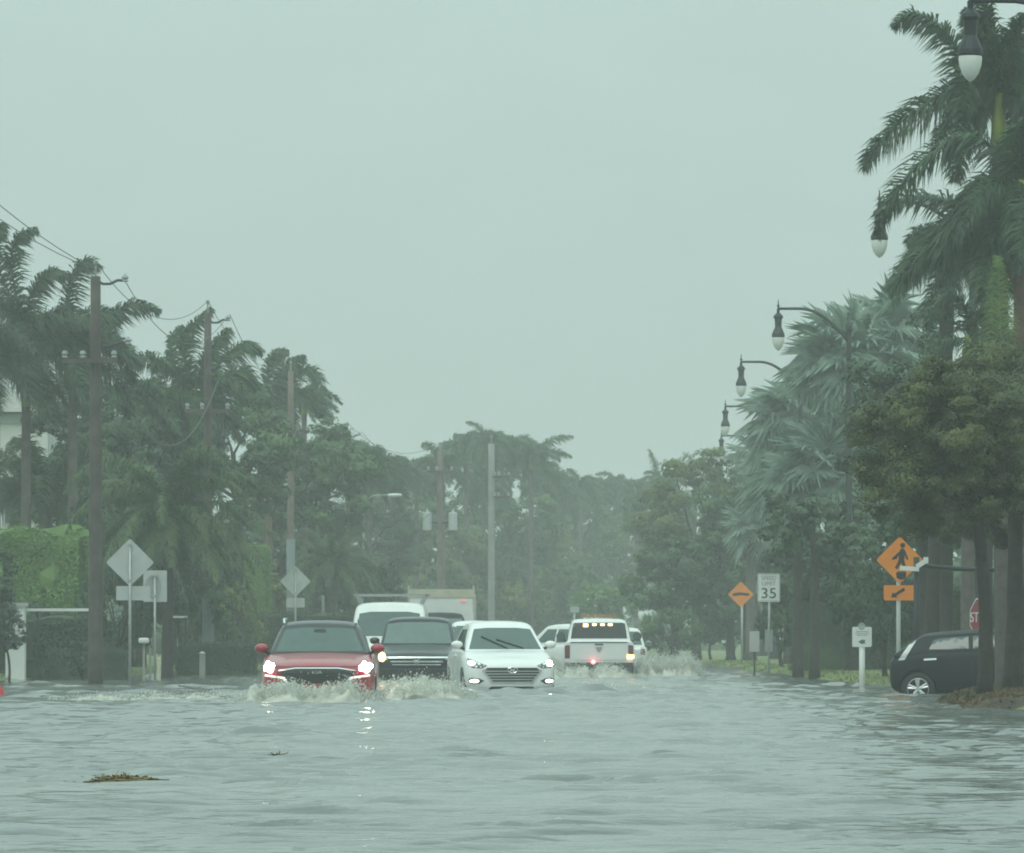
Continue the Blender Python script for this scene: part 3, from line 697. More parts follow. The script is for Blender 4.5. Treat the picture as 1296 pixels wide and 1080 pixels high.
# ------------------------------------------------------------------ splashes
def splash(name, label, x0, x1, y, width, height, seed, drops, dh, lean=0., group='splashes thrown up by the cars', curve=0.):
    """a churned ridge of brown-white water from x0 to x1 at distance y, with thrown drops above it"""
    rnd = random.Random(seed)
    N = max(24, int((x1 - x0) / .045)); M = 22; mb = MB()
    def hgt(x, t):
        e = min(1, (x - x0) / .5, (x1 - x) / .5); e = sstep(e)
        a = .50 + .50 * noise.noise(Vector((x * 1.3 + seed, seed * 3.1, 0))) + .55 * noise.noise(Vector((x * 3.7, seed, t * 2.))) + .42 * noise.noise(Vector((x * 9., seed, t * 5.))) + .2 * noise.noise(Vector((x * 19., seed, t * 9.)))
        return max(.02, height * e * max(.1, a))
    for i in range(N + 1):
        x = x0 + (x1 - x0) * i / N
        for j in range(M + 1):
            t = -1 + 2 * j / M
            prof = max(0, 1 - t * t) ** 1.4
            h = hgt(x, t) * prof + .03 * noise.noise(Vector((x * 7, t * 4, seed)))
            yy = y + t * width / 2 + .1 * noise.noise(Vector((x * 2.3, seed, t))) + curve * ((x - (x0 + x1) / 2) / (x1 - x0)) ** 2 * 4
            mb.v.append((x, yy, -.06 + h))
    for i in range(N):
        for j in range(M): a = i * (M + 1) + j; mb.f.append((a, a + M + 1, a + M + 2, a + 1))
    o = tag(mb.build(name, 'foam', smooth=True, fix=True), label, 'splash', group, 'stuff')
    dr = MB()
    for k in range(int(drops * 2.4)):
        x = rnd.uniform(x0 + .05, x1 - .05); hb = hgt(x, 0)
        z = hb * .7 + abs(rnd.gauss(0, dh)) * min(1, hb / height + .15)
        p = Vector((x + rnd.gauss(0, .1) + lean * z, y + rnd.uniform(-.5, .5) * width * .6 + curve * ((x - (x0 + x1) / 2) / (x1 - x0)) ** 2 * 4, z))
        r = min(.05, abs(rnd.gauss(.006, .009)) + .005)
        q = [Vector((rnd.gauss(0, 1), rnd.gauss(0, 1), rnd.gauss(0, 1))).normalized() * r * rnd.uniform(.7, 1.4) for _ in range(4)]
        dr.add([p + a for a in q], [(0, 1, 2), (0, 2, 3), (0, 3, 1), (1, 3, 2)])
    link('spray', dr.mesh('spray', fix=False), 'spray', o)
    return o
splash('bow_wave', 'churned brown bow wave across the nose of the red crossover', -5.9, -3.5, 101.2, 2.6, .46, 3, 3000, .10, curve=.5)
splash('bow_wave', 'foaming wave breaking between the red and white crossovers', -3.75, -1.9, 104.5, 2.8, .37, 8, 2000, .10)
splash('bow_wave', 'low churned water around the front of the white crossover', -3.0, -.3, 127.5, 3.0, .10, 12, 400, .04)
splash('bow_wave', 'foam at the flank of the black family car', -5.2, -3.1, 141.0, 2.0, .30, 15, 700, .10)
splash('bow_wave', 'small peaked wave behind the pickup bumper', -1.6, 1.2, 170, 3.4, .42, 21, 1600, .12)
splash('bow_wave', 'wide spray fanning out beside the pickup wheels', .9, 3.0, 180, 4.5, .85, 27, 6500, .26, .15)
splash('bow_wave', 'spray thrown towards the white crossover by the pickup', -2.0, -.75, 181, 3.5, .75, 33, 2600, .18, -.1)
splash('bow_wave', 'spreading wake curling away from the red crossover towards the bank', -9.2, -5.4, 106, 1.8, .15, 39, 500, .04)

splash('bow_wave', 'low brown churned hump between the white crossover and the pickup', -.7, .7, 124, 2.6, .15, 45, 250, .03)
splash('bow_wave', 'low brown churned hump on the open lane below the pickup', .35, 1.5, 131, 2.4, .13, 51, 200, .03)

# ------------------------------------------------------------------ vegetation
def frond(mb, o, az, el, length, wind=(0, 0, 0), droop=1.0, leaf=.42, n=34, rnd=random, plum=.9, wid=.035, stalk=.1):
    """one feather frond: an arching rib with leaflets all along it"""
    d = Vector((math.cos(az) * math.cos(el), math.sin(az) * math.cos(el), math.sin(el)))
    p = Vector(o); ds = length / n; g = Vector((0, 0, -1)); w = Vector(wind)
    pts = [p.copy()]; dirs = [d.copy()]
    for i in range(n):
        t = i / n
        d = (d + (g * (.5 + 1.6 * t) * droop + w * (1.2 * t)) * (1.5 / n)).normalized()
        p = p + d * ds; pts.append(p.copy()); dirs.append(d.copy())
    mb.tube(pts[::3] + [pts[-1]], [max(.006, .035 * (1 - i / (n / 3 + 1)) * length / 3) for i in range(len(pts[::3]) + 1)], 4, cap=False)
    dress(mb, pts, dirs, n, length, leaf, rnd, plum, wid, stalk, w)

def frond_path(mb, pts, leaf, rnd, n=44, plum=.9, wid=.05, stalk=.06, wind=(0, 0, 0)):
    """a feather frond whose rib follows the given points"""
    P_ = [Vector(p) for p in pts]; out = []
    for i in range(n + 1):
        u = i / n * (len(P_) - 1); k = min(int(u), len(P_) - 2); f = u - k
        p0, p1, p2, p3 = P_[max(k - 1, 0)], P_[k], P_[k + 1], P_[min(k + 2, len(P_) - 1)]
        out.append(.5 * (2 * p1 + (p2 - p0) * f + (2 * p0 - 5 * p1 + 4 * p2 - p3) * f * f + (3 * p1 - p0 - 3 * p2 + p3) * f ** 3))
    dirs = [(out[min(i + 1, n)] - out[max(i - 1, 0)]).normalized() for i in range(n + 1)]
    mb.tube(out[::3], [max(.006, .03 * (1 - i / (n / 3 + 1))) for i in range(len(out[::3]))], 4, cap=False)
    dress(mb, out, dirs, n, 3., leaf, rnd, plum, wid, stalk, Vector(wind))

def dress(mb, pts, dirs, n, length, leaf, rnd, plum, wid, stalk, w):
    g = Vector((0, 0, -1)); ds = (pts[-1] - pts[0]).length / n * 1.2
    for i in range(int(n * stalk), n + 1):
        t = i / n; d = dirs[i]; side = d.cross(Vector((0, 0, 1)))
        side = side.normalized() if side.length > .01 else Vector((1, 0, 0)); up = side.cross(d)
        L = leaf * (math.sin(math.pi * min(1., .12 + .88 * t) ** .8) * .75 + .3) * length / 3.
        for sgn in (-1, 1):
            for rep in range(4):
                ph = rnd.gauss(-.05, .75 * plum); fwd = rnd.uniform(.35, .8)
                v = (side * sgn * math.cos(ph) + up * math.sin(ph) + d * fwd).normalized()
                b = pts[i] + d * rnd.uniform(-.5, .5) * ds
                ll = L * rnd.uniform(.75, 1.15)
                m_ = b + v * ll * .5 + g * ll * .06 + w * ll * .1
                tip = b + v * ll * .92 + g * ll * (.34 + .22 * rnd.random()) + w * ll * .35
                q = d * wid * .5 * length / 3.
                q2 = (v.cross(side * sgn + up * .6)).normalized() * wid * .5 * length / 3. if rnd.random() < .5 else q
                mb.add([b - q, b + q, m_ + q2, m_ - q2, tip], [(0, 1, 2, 3), (3, 2, 4)])

def trunk(mb, a, b, r0, r1, bend=.0, n=8, flare=1.25, seed=0):
    a, b = Vector(a), Vector(b); pts, rad = [], []
    for i in range(n + 1):
        t = i / n; p = a.lerp(b, t); p.x += bend * math.sin(math.pi * t); pts.append(p)
        rad.append((r0 + (r1 - r0) * t) * (flare if i == 0 else 1.) * (1 + .04 * math.sin(i * 2.3 + seed)))
    mb.tube(pts, rad, 10)

def gz(x, y): return ground(x, y) - .05
def feather_palm(name, label, px, py, s, flen, nf, seed, wind, group, shaft=.9, trunk_r=.16, fm='frond', bark='palm_bark', specs=None, split=False, basex=None, droop=1., leaf=.42, els=(-.5, 1.05), n=30, plum=.9, shaft_mat='crownshaft', wid=.035, paths=(), pl=.42):
    rnd = random.Random(seed); c = P(px, py, s); bx = c.x if basex is None else (basex - VX) / s
    root = empty(name, (bx, c.y, gz(bx, c.y)), label, 'palm', group); off = Vector(root.location)
    t = MB(); trunk(t, (0, 0, 0), c - off - Vector((0, 0, shaft)), trunk_r * 1.15, trunk_r * .85, seed=seed); t.build('trunk', bark, root, smooth=True)
    if shaft:
        q = MB(); q.tube([c - off - Vector((0, 0, shaft + .02)), c - off - Vector((0, 0, shaft * .6)), c - off], [trunk_r * .95, trunk_r * .85, trunk_r * .45], 10); q.build('crownshaft', shaft_mat, root, smooth=True)
    fl = list(specs or [])
    for k in range(nf):
        az = 2 * math.pi * k / max(nf, 1) * 1.0 + rnd.uniform(-.3, .3)
        el = els[0] + (els[1] - els[0]) * ((k * .618) % 1.)
        fl.append((az, el, flen * rnd.uniform(.85, 1.12), droop * rnd.uniform(.8, 1.2)))
    mb = MB()
    for az, el, ln, dr in fl:
        if split: mb = MB()
        frond(mb, c - off - Vector((0, 0, .05)), az, el, ln, wind, dr, leaf, n, rnd, plum, wid)
        if split: mb.build('frond', fm, root, fix=False)
    for pp in paths:
        if split: mb = MB()
        k = rnd.uniform(-.9, .9)
        q = [P(x, y, s) - off + Vector((0, k * i / (len(pp) - 1), 0)) for i, (x, y) in enumerate(pp)]
        frond_path(mb, q, pl * rnd.uniform(.9, 1.1), rnd, n=64 if s > 50 else 46, wind=wind, wid=wid * (.72 if s > 50 else 1), plum=1.1)
        if split: mb.build('frond', fm, root, fix=False)
    if not split: mb.build('crown', fm, root, fix=False)
    return root

def fan_leaf(mb, o, d, size, rnd, up):
    d = Vector(d).normalized(); side = d.cross(up)
    side = side.normalized() if side.length > .05 else Vector((1, 0, 0)); nrm = side.cross(d).normalized()
    n = 32; inner = .46
    hub = Vector(o)
    def pt(a, r, lift): return hub + (d * math.cos(a) + side * math.sin(a)) * r + nrm * lift
    for k in range(n):
        a = -2.35 + 4.7 * k / (n - 1); da = 4.7 / (n - 1) / 2
        fold = .05 * size * (1 if k % 2 else -1)
        cup = .10 * size * abs(a) / 2.3
        rr = size * (1.0 - .10 * abs(a) / 2.3) * rnd.uniform(.9, 1.06)
        i1 = pt(a - da, size * inner, cup + fold); i2 = pt(a + da, size * inner, cup - fold)
        tip = pt(a + rnd.uniform(-.04, .04), rr, cup - size * rnd.uniform(.02, .20)) + Vector((0, 0, -size * rnd.uniform(.0, .22)))
        mb.add([hub, i1, i2, tip], [(0, 1, 2), (1, 3, 2)])

def fan_palm(name, label, px, py, s, rad, nl, leaf, seed, group, wind=(-.25, 0, 0), fm='frond_silver', split=False, zsq=.8, tr=.2):
    rnd = random.Random(seed); c = P(px, py, s)
    root = empty(name, (c.x, c.y, gz(c.x, c.y)), label, 'palm', group); off = Vector(root.location); cc = c - off
    t = MB(); trunk(t, (0, 0, 0), cc - Vector((0, 0, .2)), tr * 1.15, tr, seed=seed); t.build('trunk', 'palm_bark', root, smooth=True)
    mb = MB(); st = MB()
    for k in range(nl):
        z = 1 - 1.75 * (k + .5) / nl; az = k * 2.39996 + rnd.uniform(-.25, .25)
        h = math.sqrt(max(0, 1 - z * z)); d = Vector((h * math.cos(az), h * math.sin(az), z * zsq)) + Vector(wind) * .7
        d.normalize(); pl = rad * rnd.uniform(.75, 1.05) - leaf * .5
        p0, p1 = cc + d * .1, cc + d * pl * .5 + Vector((0, 0, .06 * pl)); hub = cc + d * pl - Vector((0, 0, .08 * pl))
        if split: mb = MB()
        mb.tube([p0, p1, hub], [.03, .022, .016], 5, cap=False)
        dd = d + Vector(wind) * .8 + Vector((0, 0, -.35 if z < .3 else .1))
        fan_leaf(mb, hub, dd, leaf * rnd.uniform(.85, 1.15), rnd, Vector((rnd.gauss(0, .35), rnd.gauss(0, .35) - .25, 1)))
        if split: mb.build('frond', fm, root, fix=False)
    if not split: mb.build('crown', fm, root, fix=False)
    return root

def leaf_cloud(blobs, nleaf, size, seed, flat=.22):
    """many leaf-sized quads filling a set of blobs (centre, radius)"""
    rg = np.random.default_rng(seed)
    C = np.array([tuple(b[0]) for b in blobs]); RR = np.array([b[1] for b in blobs]); K = 16
    bi = np.repeat(np.arange(len(blobs)), K); u = rg.normal(size=(len(bi), 3)); u /= np.linalg.norm(u, axis=1)[:, None]
    SC = C[bi] + u * (RR[bi] * rg.uniform(.45, 1.0, len(bi)))[:, None] * np.array([1, 1, .85]); SR = RR[bi] * rg.uniform(.24, .46, len(bi))
    w = SR ** 2; idx = rg.choice(len(SC), nleaf, p=w / w.sum())
    d = rg.normal(size=(nleaf, 3)); d /= np.linalg.norm(d, axis=1)[:, None]
    p = SC[idx] + d * (SR[idx] * rg.uniform(.1, 1.15, nleaf) ** .6)[:, None] * np.array([1.15, 1.15, .7])
    nrm = d * .7 + u[idx] * .6 + rg.normal(size=(nleaf, 3)) * flat + np.array([0, 0, .45]); nrm /= np.linalg.norm(nrm, axis=1)[:, None]
    t = np.cross(nrm, rg.normal(size=(nleaf, 3))); t /= np.linalg.norm(t, axis=1)[:, None]
    b = np.cross(nrm, t)
    L = (1.35 * size * rg.uniform(.6, 1.35, nleaf))[:, None]; W = L * rg.uniform(.38, .62, nleaf)[:, None]
    v = np.stack([p - t * L * .5, p + b * W * .5, p + t * L * .5 - nrm * L * .12, p - b * W * .5], 1).reshape(-1, 3)
    me = bpy.data.meshes.new('crown'); n = nleaf
    me.vertices.add(4 * n); me.vertices.foreach_set('co', v.ravel())
    me.loops.add(4 * n); me.loops.foreach_set('vertex_index', np.arange(4 * n, dtype=np.int32))
    me.polygons.add(n); me.polygons.foreach_set('loop_start', np.arange(0, 4 * n, 4, dtype=np.int32)); me.polygons.foreach_set('loop_total', np.full(n, 4, dtype=np.int32))
    me.update(); me.validate()
    return me

def crown_blobs(rx, ry, rz, n, rnd, br=(.22, .40), low=-.85):
    out = []
    for k in range(n):
        z = low + (1 - low) * (k + .5) / n; a = k * 2.4 + rnd.uniform(-.5, .5); h = math.sqrt(max(0, 1 - min(1, z * z)))
        f = rnd.uniform(.6, 1.02)
        out.append((Vector((rx * h * math.cos(a) * f, ry * h * math.sin(a) * f, rz * z * f)), rnd.uniform(*br) * (rx + rz) / 2))
    return out

TREE_CACHE = {}
def leafy_tree(name, label, px, py, s, rx, rz, seed, group, lm='leaf_green', nleaf=5000, leaf=.22, tr=.18, nb=22, basepx=None, reuse=None, cat='tree', br=(.22, .40), low=-.85, clear=None, bark='bark'):
    """tapered trunk with limbs reaching into a crown of leaf clusters"""
    rnd = random.Random(seed); c = P(px, py, s); bx = c.x if basepx is None else (basepx - VX) / s
    root = empty(name, (bx, c.y, gz(bx, c.y)), label, cat, group); cc = c - Vector(root.location)
    key = reuse; nleaf = int(nleaf * 3.2); leaf = leaf * .60
    if key and key in TREE_CACHE:
        me, sx, sz, blobs = TREE_CACHE[key]
    else:
        blobs = crown_blobs(rx, rx * .95, rz, nb, rnd, br, low); me = leaf_cloud(blobs, nleaf, leaf, seed); sx, sz = rx, rz
        if key: TREE_CACHE[key] = (me, sx, sz, blobs)
    if key:
        cr = bpy.data.objects.new('crown', me.copy() if lm not in [m.name for m in me.materials if m] and me.materials else me); COL.objects.link(cr)
        cr.data.materials.clear(); cr.data.materials.append(MATS[lm]); cr.parent = root; cr.location = cc
        cr.scale = (rx / sx, rx / sx, rz / sz); cr.rotation_euler = (0, 0, rnd.uniform(0, 6.28) if seed else 0)
    else: link('crown', me, lm, root, cc)
    t = MB(); fork = Vector((cc.x * .25, 0, cc.z - rz * .62))
    if fork.z < .4: fork.z = .4
    trunk(t, (0, 0, 0), fork, tr * 1.2, tr * .85, bend=rnd.uniform(-.12, .12), seed=seed)
    for b, r in blobs[:: max(1, len(blobs) // 9)]:
        e = Vector((b.x * rx / sx, b.y * rx / sx, b.z * rz / sz)) + cc
        mid = fork.lerp(e, .5) + Vector((rnd.gauss(0, .12), rnd.gauss(0, .12), .12)) * rx * .5
        t.tube([fork - Vector((0, 0, .15)), mid, e], [tr * .5, tr * .3, tr * .08], 6)
    t.build('trunk', bark, root, smooth=True)
    return root

def hedge(name, label, x0, x1, y, depth, z1, seed, group=None, lm='hedge_leaf', nleaf=5000, leaf=.12, z0=None, cat='hedge', bump=.12):
    rg = np.random.default_rng(seed); xm = (x0 + x1) / 2; zg = gz(xm, y) if z0 is None else z0
    w, h = x1 - x0, z1 - zg
    nx, nz = max(4, int(w / .25)), max(3, int(h / .25)); mb = MB()
    def sheet(fn, a, b):
        o = len(mb.v)
        for j in range(b + 1):
            for i in range(a + 1):
                p = Vector(fn(i / a, j / b)); nn = noise.noise_vector(p * 1.3 + Vector((seed, 0, 0))) * bump; mb.v.append(tuple(p * 1. + nn))
        for j in range(b):
            for i in range(a): q = o + j * (a + 1) + i; mb.f.append((q, q + 1, q + a + 2, q + a + 1))
    e = .10
    sheet(lambda u, v: (-w / 2 + w * u, -depth / 2 + e * v, h * v), nx, nz); sheet(lambda u, v: (-w / 2 + w * u, depth / 2 - e * v, h * v), nx, nz)
    sheet(lambda u, v: (-w / 2 + w * u, -depth / 2 + e + (depth - 2 * e) * v, h), nx, 4)
    sheet(lambda u, v: (-w / 2, -depth / 2 + depth * u, h * v), 4, nz); sheet(lambda u, v: (w / 2, -depth / 2 + depth * u, h * v), 4, nz)
    root = empty(name, (xm, y, zg), label, cat, group)
    nleaf *= 5; leaf *= .5; core = mb.build('leaf_core', lm, root, fix=False)
    # leaves on every face
    n = nleaf; u = rg.uniform(0, 1, n); pick = rg.uniform(0, 1, n); A = np.array([w * h, w * depth, 2 * depth * h]); A = A / A.sum()
    P0 = np.zeros((n, 3)); N0 = np.zeros((n, 3)); v = rg.uniform(0, 1, n)
    fr = pick < A[0]; tp = (pick >= A[0]) & (pick < A[0] + A[1]); sd = pick >= A[0] + A[1]
    P0[fr] = np.stack([-w / 2 + w * u[fr], np.full(fr.sum(), -depth / 2), h * v[fr]], 1); N0[fr] = (0, -1, .3)
    P0[tp] = np.stack([-w / 2 + w * u[tp], -depth / 2 + depth * v[tp], np.full(tp.sum(), h)], 1); N0[tp] = (0, 0, 1)
    sg = np.where(rg.uniform(0, 1, sd.sum()) < .5, -1, 1)
    P0[sd] = np.stack([sg * w / 2, -depth / 2 + depth * u[sd], h * v[sd]], 1); N0[sd, 0] = sg
    P0 += N0 * rg.normal(.02, .05, n)[:, None]
    low = np.array([noise.noise(Vector((a[0] * .8 + seed, a[1] * .8, a[2] * .8))) for a in P0]); P0 += N0 * (low * bump * 1.3)[:, None]
    N = N0 + rg.normal(size=(n, 3)) * .6; N /= np.linalg.norm(N, axis=1)[:, None]
    t = np.cross(N, rg.normal(size=(n, 3))); t /= np.linalg.norm(t, axis=1)[:, None]; b = np.cross(N, t)
    L = (leaf * rg.uniform(.6, 1.3, n))[:, None]
    V = np.stack([P0 - t * L / 2, P0 + b * L * .28, P0 + t * L / 2, P0 - b * L * .28], 1).reshape(-1, 3)
    m = MB(); m.v = [tuple(x) for x in V]; m.f = [(4 * i, 4 * i + 1, 4 * i + 2, 4 * i + 3) for i in range(n)]
    m.build('leaves', lm, root, fix=False)
    return root

WL = (.85, .12, 0)   # wind on the far bank blows across the road
WR = (-.40, 0, 0)
G_ROYAL = 'feather palms bent by the wind along the utility poles'
# --- west bank
feather_palm('feather_palm', 'tall feather palm with greenish shaft in front of the white house', 33, 415, 45, 3.07, 7, 1, WL, G_ROYAL, 2.2, .15, 'frond_near', split=True, leaf=.72, n=40, wid=.05, paths=[[(33,415),(20,370),(14,330),(22,300),(44,290)],[(33,415),(40,370),(62,345),(84,350)],[(33,415),(10,390),(-20,380)],[(33,412),(2,350),(-8,305),(4,284)],[(34,416),(66,405),(86,430),(90,470)],[(32,416),(14,430),(0,470)]], pl=.55)
feather_palm('feather_palm', 'windblown feather palm just behind the first utility pole, fronds streaming towards the road', 92, 432, 45, 2.28, 7, 2, WL, G_ROYAL, .9, .15, 'frond_near', split=True, leaf=.72, n=40, wid=.05, paths=[[(90,432),(82,395),(88,355),(104,328),(122,336)],[(92,430),(128,408),(164,384),(198,392)],[(92,432),(130,430),(156,452),(166,486)],[(92,432),(66,410),(44,422),(34,450)],[(92,430),(108,400),(136,396),(150,404)]], pl=.55)
feather_palm('feather_palm', 'shorter feather palm at the edge of the frame below the tall one', -6, 440, 45, 2.62, 14, 3, WL, G_ROYAL, .7, .15, 'frond_near', split=True, leaf=.72, n=40, wid=.05)
feather_palm('feather_palm', 'feather palm with a bright yellow shaft behind the second utility pole', 246, 492, 41, 2.52, 7, 4, WL, G_ROYAL, 1.5, .15, 'frond', split=True, basex=252, leaf=.72, n=40, wid=.05, paths=[[(246,492),(232,450),(240,416),(266,392)],[(248,490),(278,456),(306,436),(328,444)],[(248,492),(286,476),(310,470),(322,492)],[(244,492),(208,462),(180,452),(154,474)],[(247,490),(262,446),(286,416)],[(245,492),(220,470),(216,430),(226,412)],[(246,494),(216,500),(196,530)],[(248,494),(282,510),(296,540)]], pl=.60)
feather_palm('feather_palm', 'feather palm with a pale pinkish trunk behind the third utility pole', 340, 508, 32.5, 1.9, 6, 5, WL, G_ROYAL, .9, .15, 'frond', 'palm_bark_warm', split=True, leaf=.66, n=30, wid=.06, paths=[[(340,506),(338,470),(346,448),(362,444)],[(342,504),(372,474),(396,470),(412,500)],[(342,506),(376,496),(398,508),(404,526)],[(340,506),(312,496),(300,520)],[(342,504),(360,466),(384,452)]], pl=.60)
feather_palm('feather_palm', 'low feather palm between the first two utility poles', 178, 500, 41, 2.22, 14, 6, WL, G_ROYAL, .8, .14, 'frond', leaf=.66, n=30, wid=.06)
feather_palm('feather_palm', 'feather palm crown just past the third utility pole', 385, 500, 31.5, 1.7, 13, 7, WL, G_ROYAL, .8, .13, 'frond', leaf=.66, n=30, wid=.06)
feather_palm('feather_palm', 'feather palm with ragged crown beside the fourth utility pole', 440, 572, 27, 2.1, 15, 8, WL, G_ROYAL, .8, .15, 'frond', leaf=.66, n=30, wid=.06)
feather_palm('feather_palm', 'feather palm over the roof of the work van', 498, 590, 25, 2.1, 14, 9, WL, G_ROYAL, .8, .15, 'frond', leaf=.66, n=30, wid=.06)
feather_palm('feather_palm', 'feather palm whose crown meets the pole with two transformers', 560, 585, 23, 2.2, 14, 10, WL, G_ROYAL, .8, .15, 'frond', leaf=.66, n=30, wid=.06)
feather_palm('feather_palm', 'tallest of the distant feather palms, beside the concrete pole', 622, 558, 22, 2.2, 16, 11, WL, G_ROYAL, .9, .16, 'frond', leaf=.72, n=40, wid=.05)
feather_palm('feather_palm', 'distant feather palm with fronds streaming over the open sky gap', 672, 575, 22, 2.2, 16, 12, WL, G_ROYAL, .9, .16, 'frond', specs=[(.1, .8, 2.7, .4), (.0, .4, 2.4, .6)], leaf=.66, n=30, wid=.06)
feather_palm('feather_palm', 'faint small palm in the mist at the end of the road', 735, 612, 19, 1.9, 14, 13, WL, G_ROYAL, .7, .15, 'frond', leaf=.66, n=30, wid=.06)
feather_palm('feather_palm', 'faint broad palm in the mist above the pickup', 785, 612, 17.5, 2.2, 15, 14, WR, G_ROYAL, .7, .15, 'frond', leaf=.66, n=30, wid=.06)
feather_palm('feather_palm', 'faint palm with one upright frond in the mist beside the broadleaf trees', 834, 606, 19, 1.7, 13, 15, (-.3, 0, 0), G_ROYAL, .7, .15, 'frond', specs=[(2.2, 1.3, 2.2, .3)], leaf=.66, n=30, wid=.06)
G_DATE = 'date palms with long arching fronds'
feather_palm('date_palm', 'date palm with long arching fronds behind the first utility pole', 58, 632, 44, 3.9, 22, 21, (.25, 0, 0), G_DATE, 0, .24, 'frond_date', split=True, leaf=.45, n=36, wid=.035, els=(.1, 1.3), plum=.45, droop=1.25, pl=.36, paths=[[(58,632),(40,594),(8,586),(-24,606)],[(58,632),(74,590),(108,582),(140,604)],[(58,632),(30,612),(0,616),(-20,640)]])
feather_palm('date_palm', 'date palm whose fronds arch over the square sign back', 212, 655, 47.5, 3.0, 26, 22, (.3, 0, 0), G_DATE, 0, .15, 'frond_date', 'bark', split=True, leaf=.45, n=36, wid=.035, els=(-.3, 1.25), plum=.45, droop=1.2, pl=.36, paths=[[(212,652),(218,604),(250,582),(286,600),(313,642)],[(212,652),(232,612),(266,612),(292,652),(302,702)],[(210,652),(192,604),(152,580),(112,590),(84,622)],[(210,652),(182,624),(142,618),(110,646)],[(212,650),(224,584),(262,568),(300,588)],[(212,652),(240,630),(262,664),(268,720)]])
feather_palm('date_palm', 'bushy date palm between the two diamond sign backs', 262, 672, 42, 2.4, 22, 23, (.2, 0, 0), G_DATE, 0, .24, 'frond_date', leaf=.5, els=(-.5, 1.2), plum=.5)
feather_palm('date_palm', 'low date palm above the red crossover', 420, 710, 33, 2.6, 22, 24, (.2, 0, 0), G_DATE, 0, .24, 'frond_date', leaf=.5, els=(-.4, 1.2), plum=.5)


for (px, py, s_, fl_, sd, lb) in ((468, 590, 27, 2.2, 301, 'feather palm over the dark tree between the fourth pole and the cobra lamp'), (412, 575, 30, 2.0, 302, 'feather palm just beyond the third utility pole, crown low'),
    (527, 596, 23, 2.3, 303, 'feather palm beside the white cobra lamp hood'), (590, 566, 21.5, 2.5, 304, 'full distant palm between the transformer pole and the concrete pole'),
    (645, 572, 20.5, 2.6, 305, 'full distant palm just past the concrete pole'), (612, 610, 21, 2.4, 306, 'lower distant palm behind the concrete pole'), (690, 606, 20, 2.3, 307, 'distant palm below the streaming fronds, next to the sky gap'),
    (760, 618, 17.5, 2.2, 308, 'faint palm filling the misty gap over the pickup'), (805, 622, 18, 2.1, 309, 'faint palm touching the pale misty tree'), (712, 632, 18.5, 2.2, 310, 'faint low palm at the bend of the road')):
    feather_palm('feather_palm', lb, px, py, s_, fl_, 26, sd, WL, G_ROYAL, .7, .14, 'frond', leaf=.62, n=30, wid=.06, droop=1.2)
G_LT = 'broadleaf trees along the utility poles'
leafy_tree('broadleaf_tree', 'dark broadleaf tree behind the clipped hedge', 112, 610, 42, 1.5, 2.8, 31, G_LT, 'leaf_dark', 6500, .22)
leafy_tree('broadleaf_tree', 'dark broadleaf tree filling the gap behind the first sign backs', 160, 590, 41, 2.4, 2.7, 32, G_LT, 'leaf_dark', 6500, .22)
leafy_tree('broadleaf_tree', 'grey-green tree behind the second utility pole', 215, 560, 38, 2.2, 2.0, 33, G_LT, 'leaf_blue', 5000, .2)
leafy_tree('broadleaf_tree', 'green rounded tree beyond the yellow-shafted palm', 300, 575, 36, 2.3, 2.3, 34, G_LT, 'leaf_green', 6000, .22)
leafy_tree('broadleaf_tree', 'green broadleaf tree behind the third utility pole', 395, 610, 32, 2.5, 2.3, 35, G_LT, 'leaf_green', 6000, .23, reuse='A')
leafy_tree('broadleaf_tree', 'dark low tree above the second diamond sign back', 345, 690, 31, 2.48, 2.15, 36, G_LT, 'leaf_dark', 5500, .2)
leafy_tree('broadleaf_tree', 'dark spreading tree behind the work van', 460, 680, 25, 3.36, 1.90, 37, G_LT, 'leaf_dark', 6500, .24, reuse='B')
leafy_tree('broadleaf_tree', 'green tree between the fourth pole and the transformer pole', 500, 660, 22, 3.07, 2.72, 38, G_LT, 'leaf_green', 6000, .23, reuse='A')
leafy_tree('broadleaf_tree', 'olive tree behind the box truck', 550, 715, 22, 3.30, 2.40, 39, G_LT, 'leaf_olive', 6000, .23, reuse='B')
leafy_tree('broadleaf_tree', 'broad green tree behind the concrete pole', 640, 675, 20.5, 3.70, 3.25, 40, G_LT, 'leaf_green', 6000, .25, reuse='A')
leafy_tree('broadleaf_tree', 'dark tree in the mist above the white crossover', 610, 735, 21, 3.43, 2.74, 41, G_LT, 'leaf_dark', 6000, .25, reuse='B')
leafy_tree('broadleaf_tree', 'olive tree in the mist behind the white crossover', 680, 725, 20, 3.30, 2.86, 42, G_LT, 'leaf_olive', 6000, .25, reuse='C')
leafy_tree('broadleaf_tree', 'misty grey-green tree at the end of the road', 730, 680, 18, 3.38, 3.17, 43, G_LT, 'leaf_green', 6000, .27, reuse='C')
leafy_tree('broadleaf_tree', 'faint grey-green tree straight above the pickup', 778, 690, 17.5, 3.2, 3.4, 44, G_LT, 'leaf_green', 6000, .27, reuse='A')
leafy_tree('shrub', 'pale green shrub above the amber beacon bar', 765, 762, 24, 1.9, 1.0, 45, 'shrubs along the road', 'hedge_leaf', 2600, .18, tr=.06, cat='shrub', reuse='S')
leafy_tree('shrub', 'yellow-green shrub behind the roof of the white crossover', 640, 770, 22, 2.60, 1.65, 46, 'shrubs along the road', 'leaf_olive', 2600, .18, tr=.06, cat='shrub', reuse='S')
leafy_tree('shrub', 'dark shrub beside the box truck', 690, 780, 21, 2.62, 1.79, 47, 'shrubs along the road', 'leaf_dark', 2600, .18, tr=.06, cat='shrub', reuse='S')
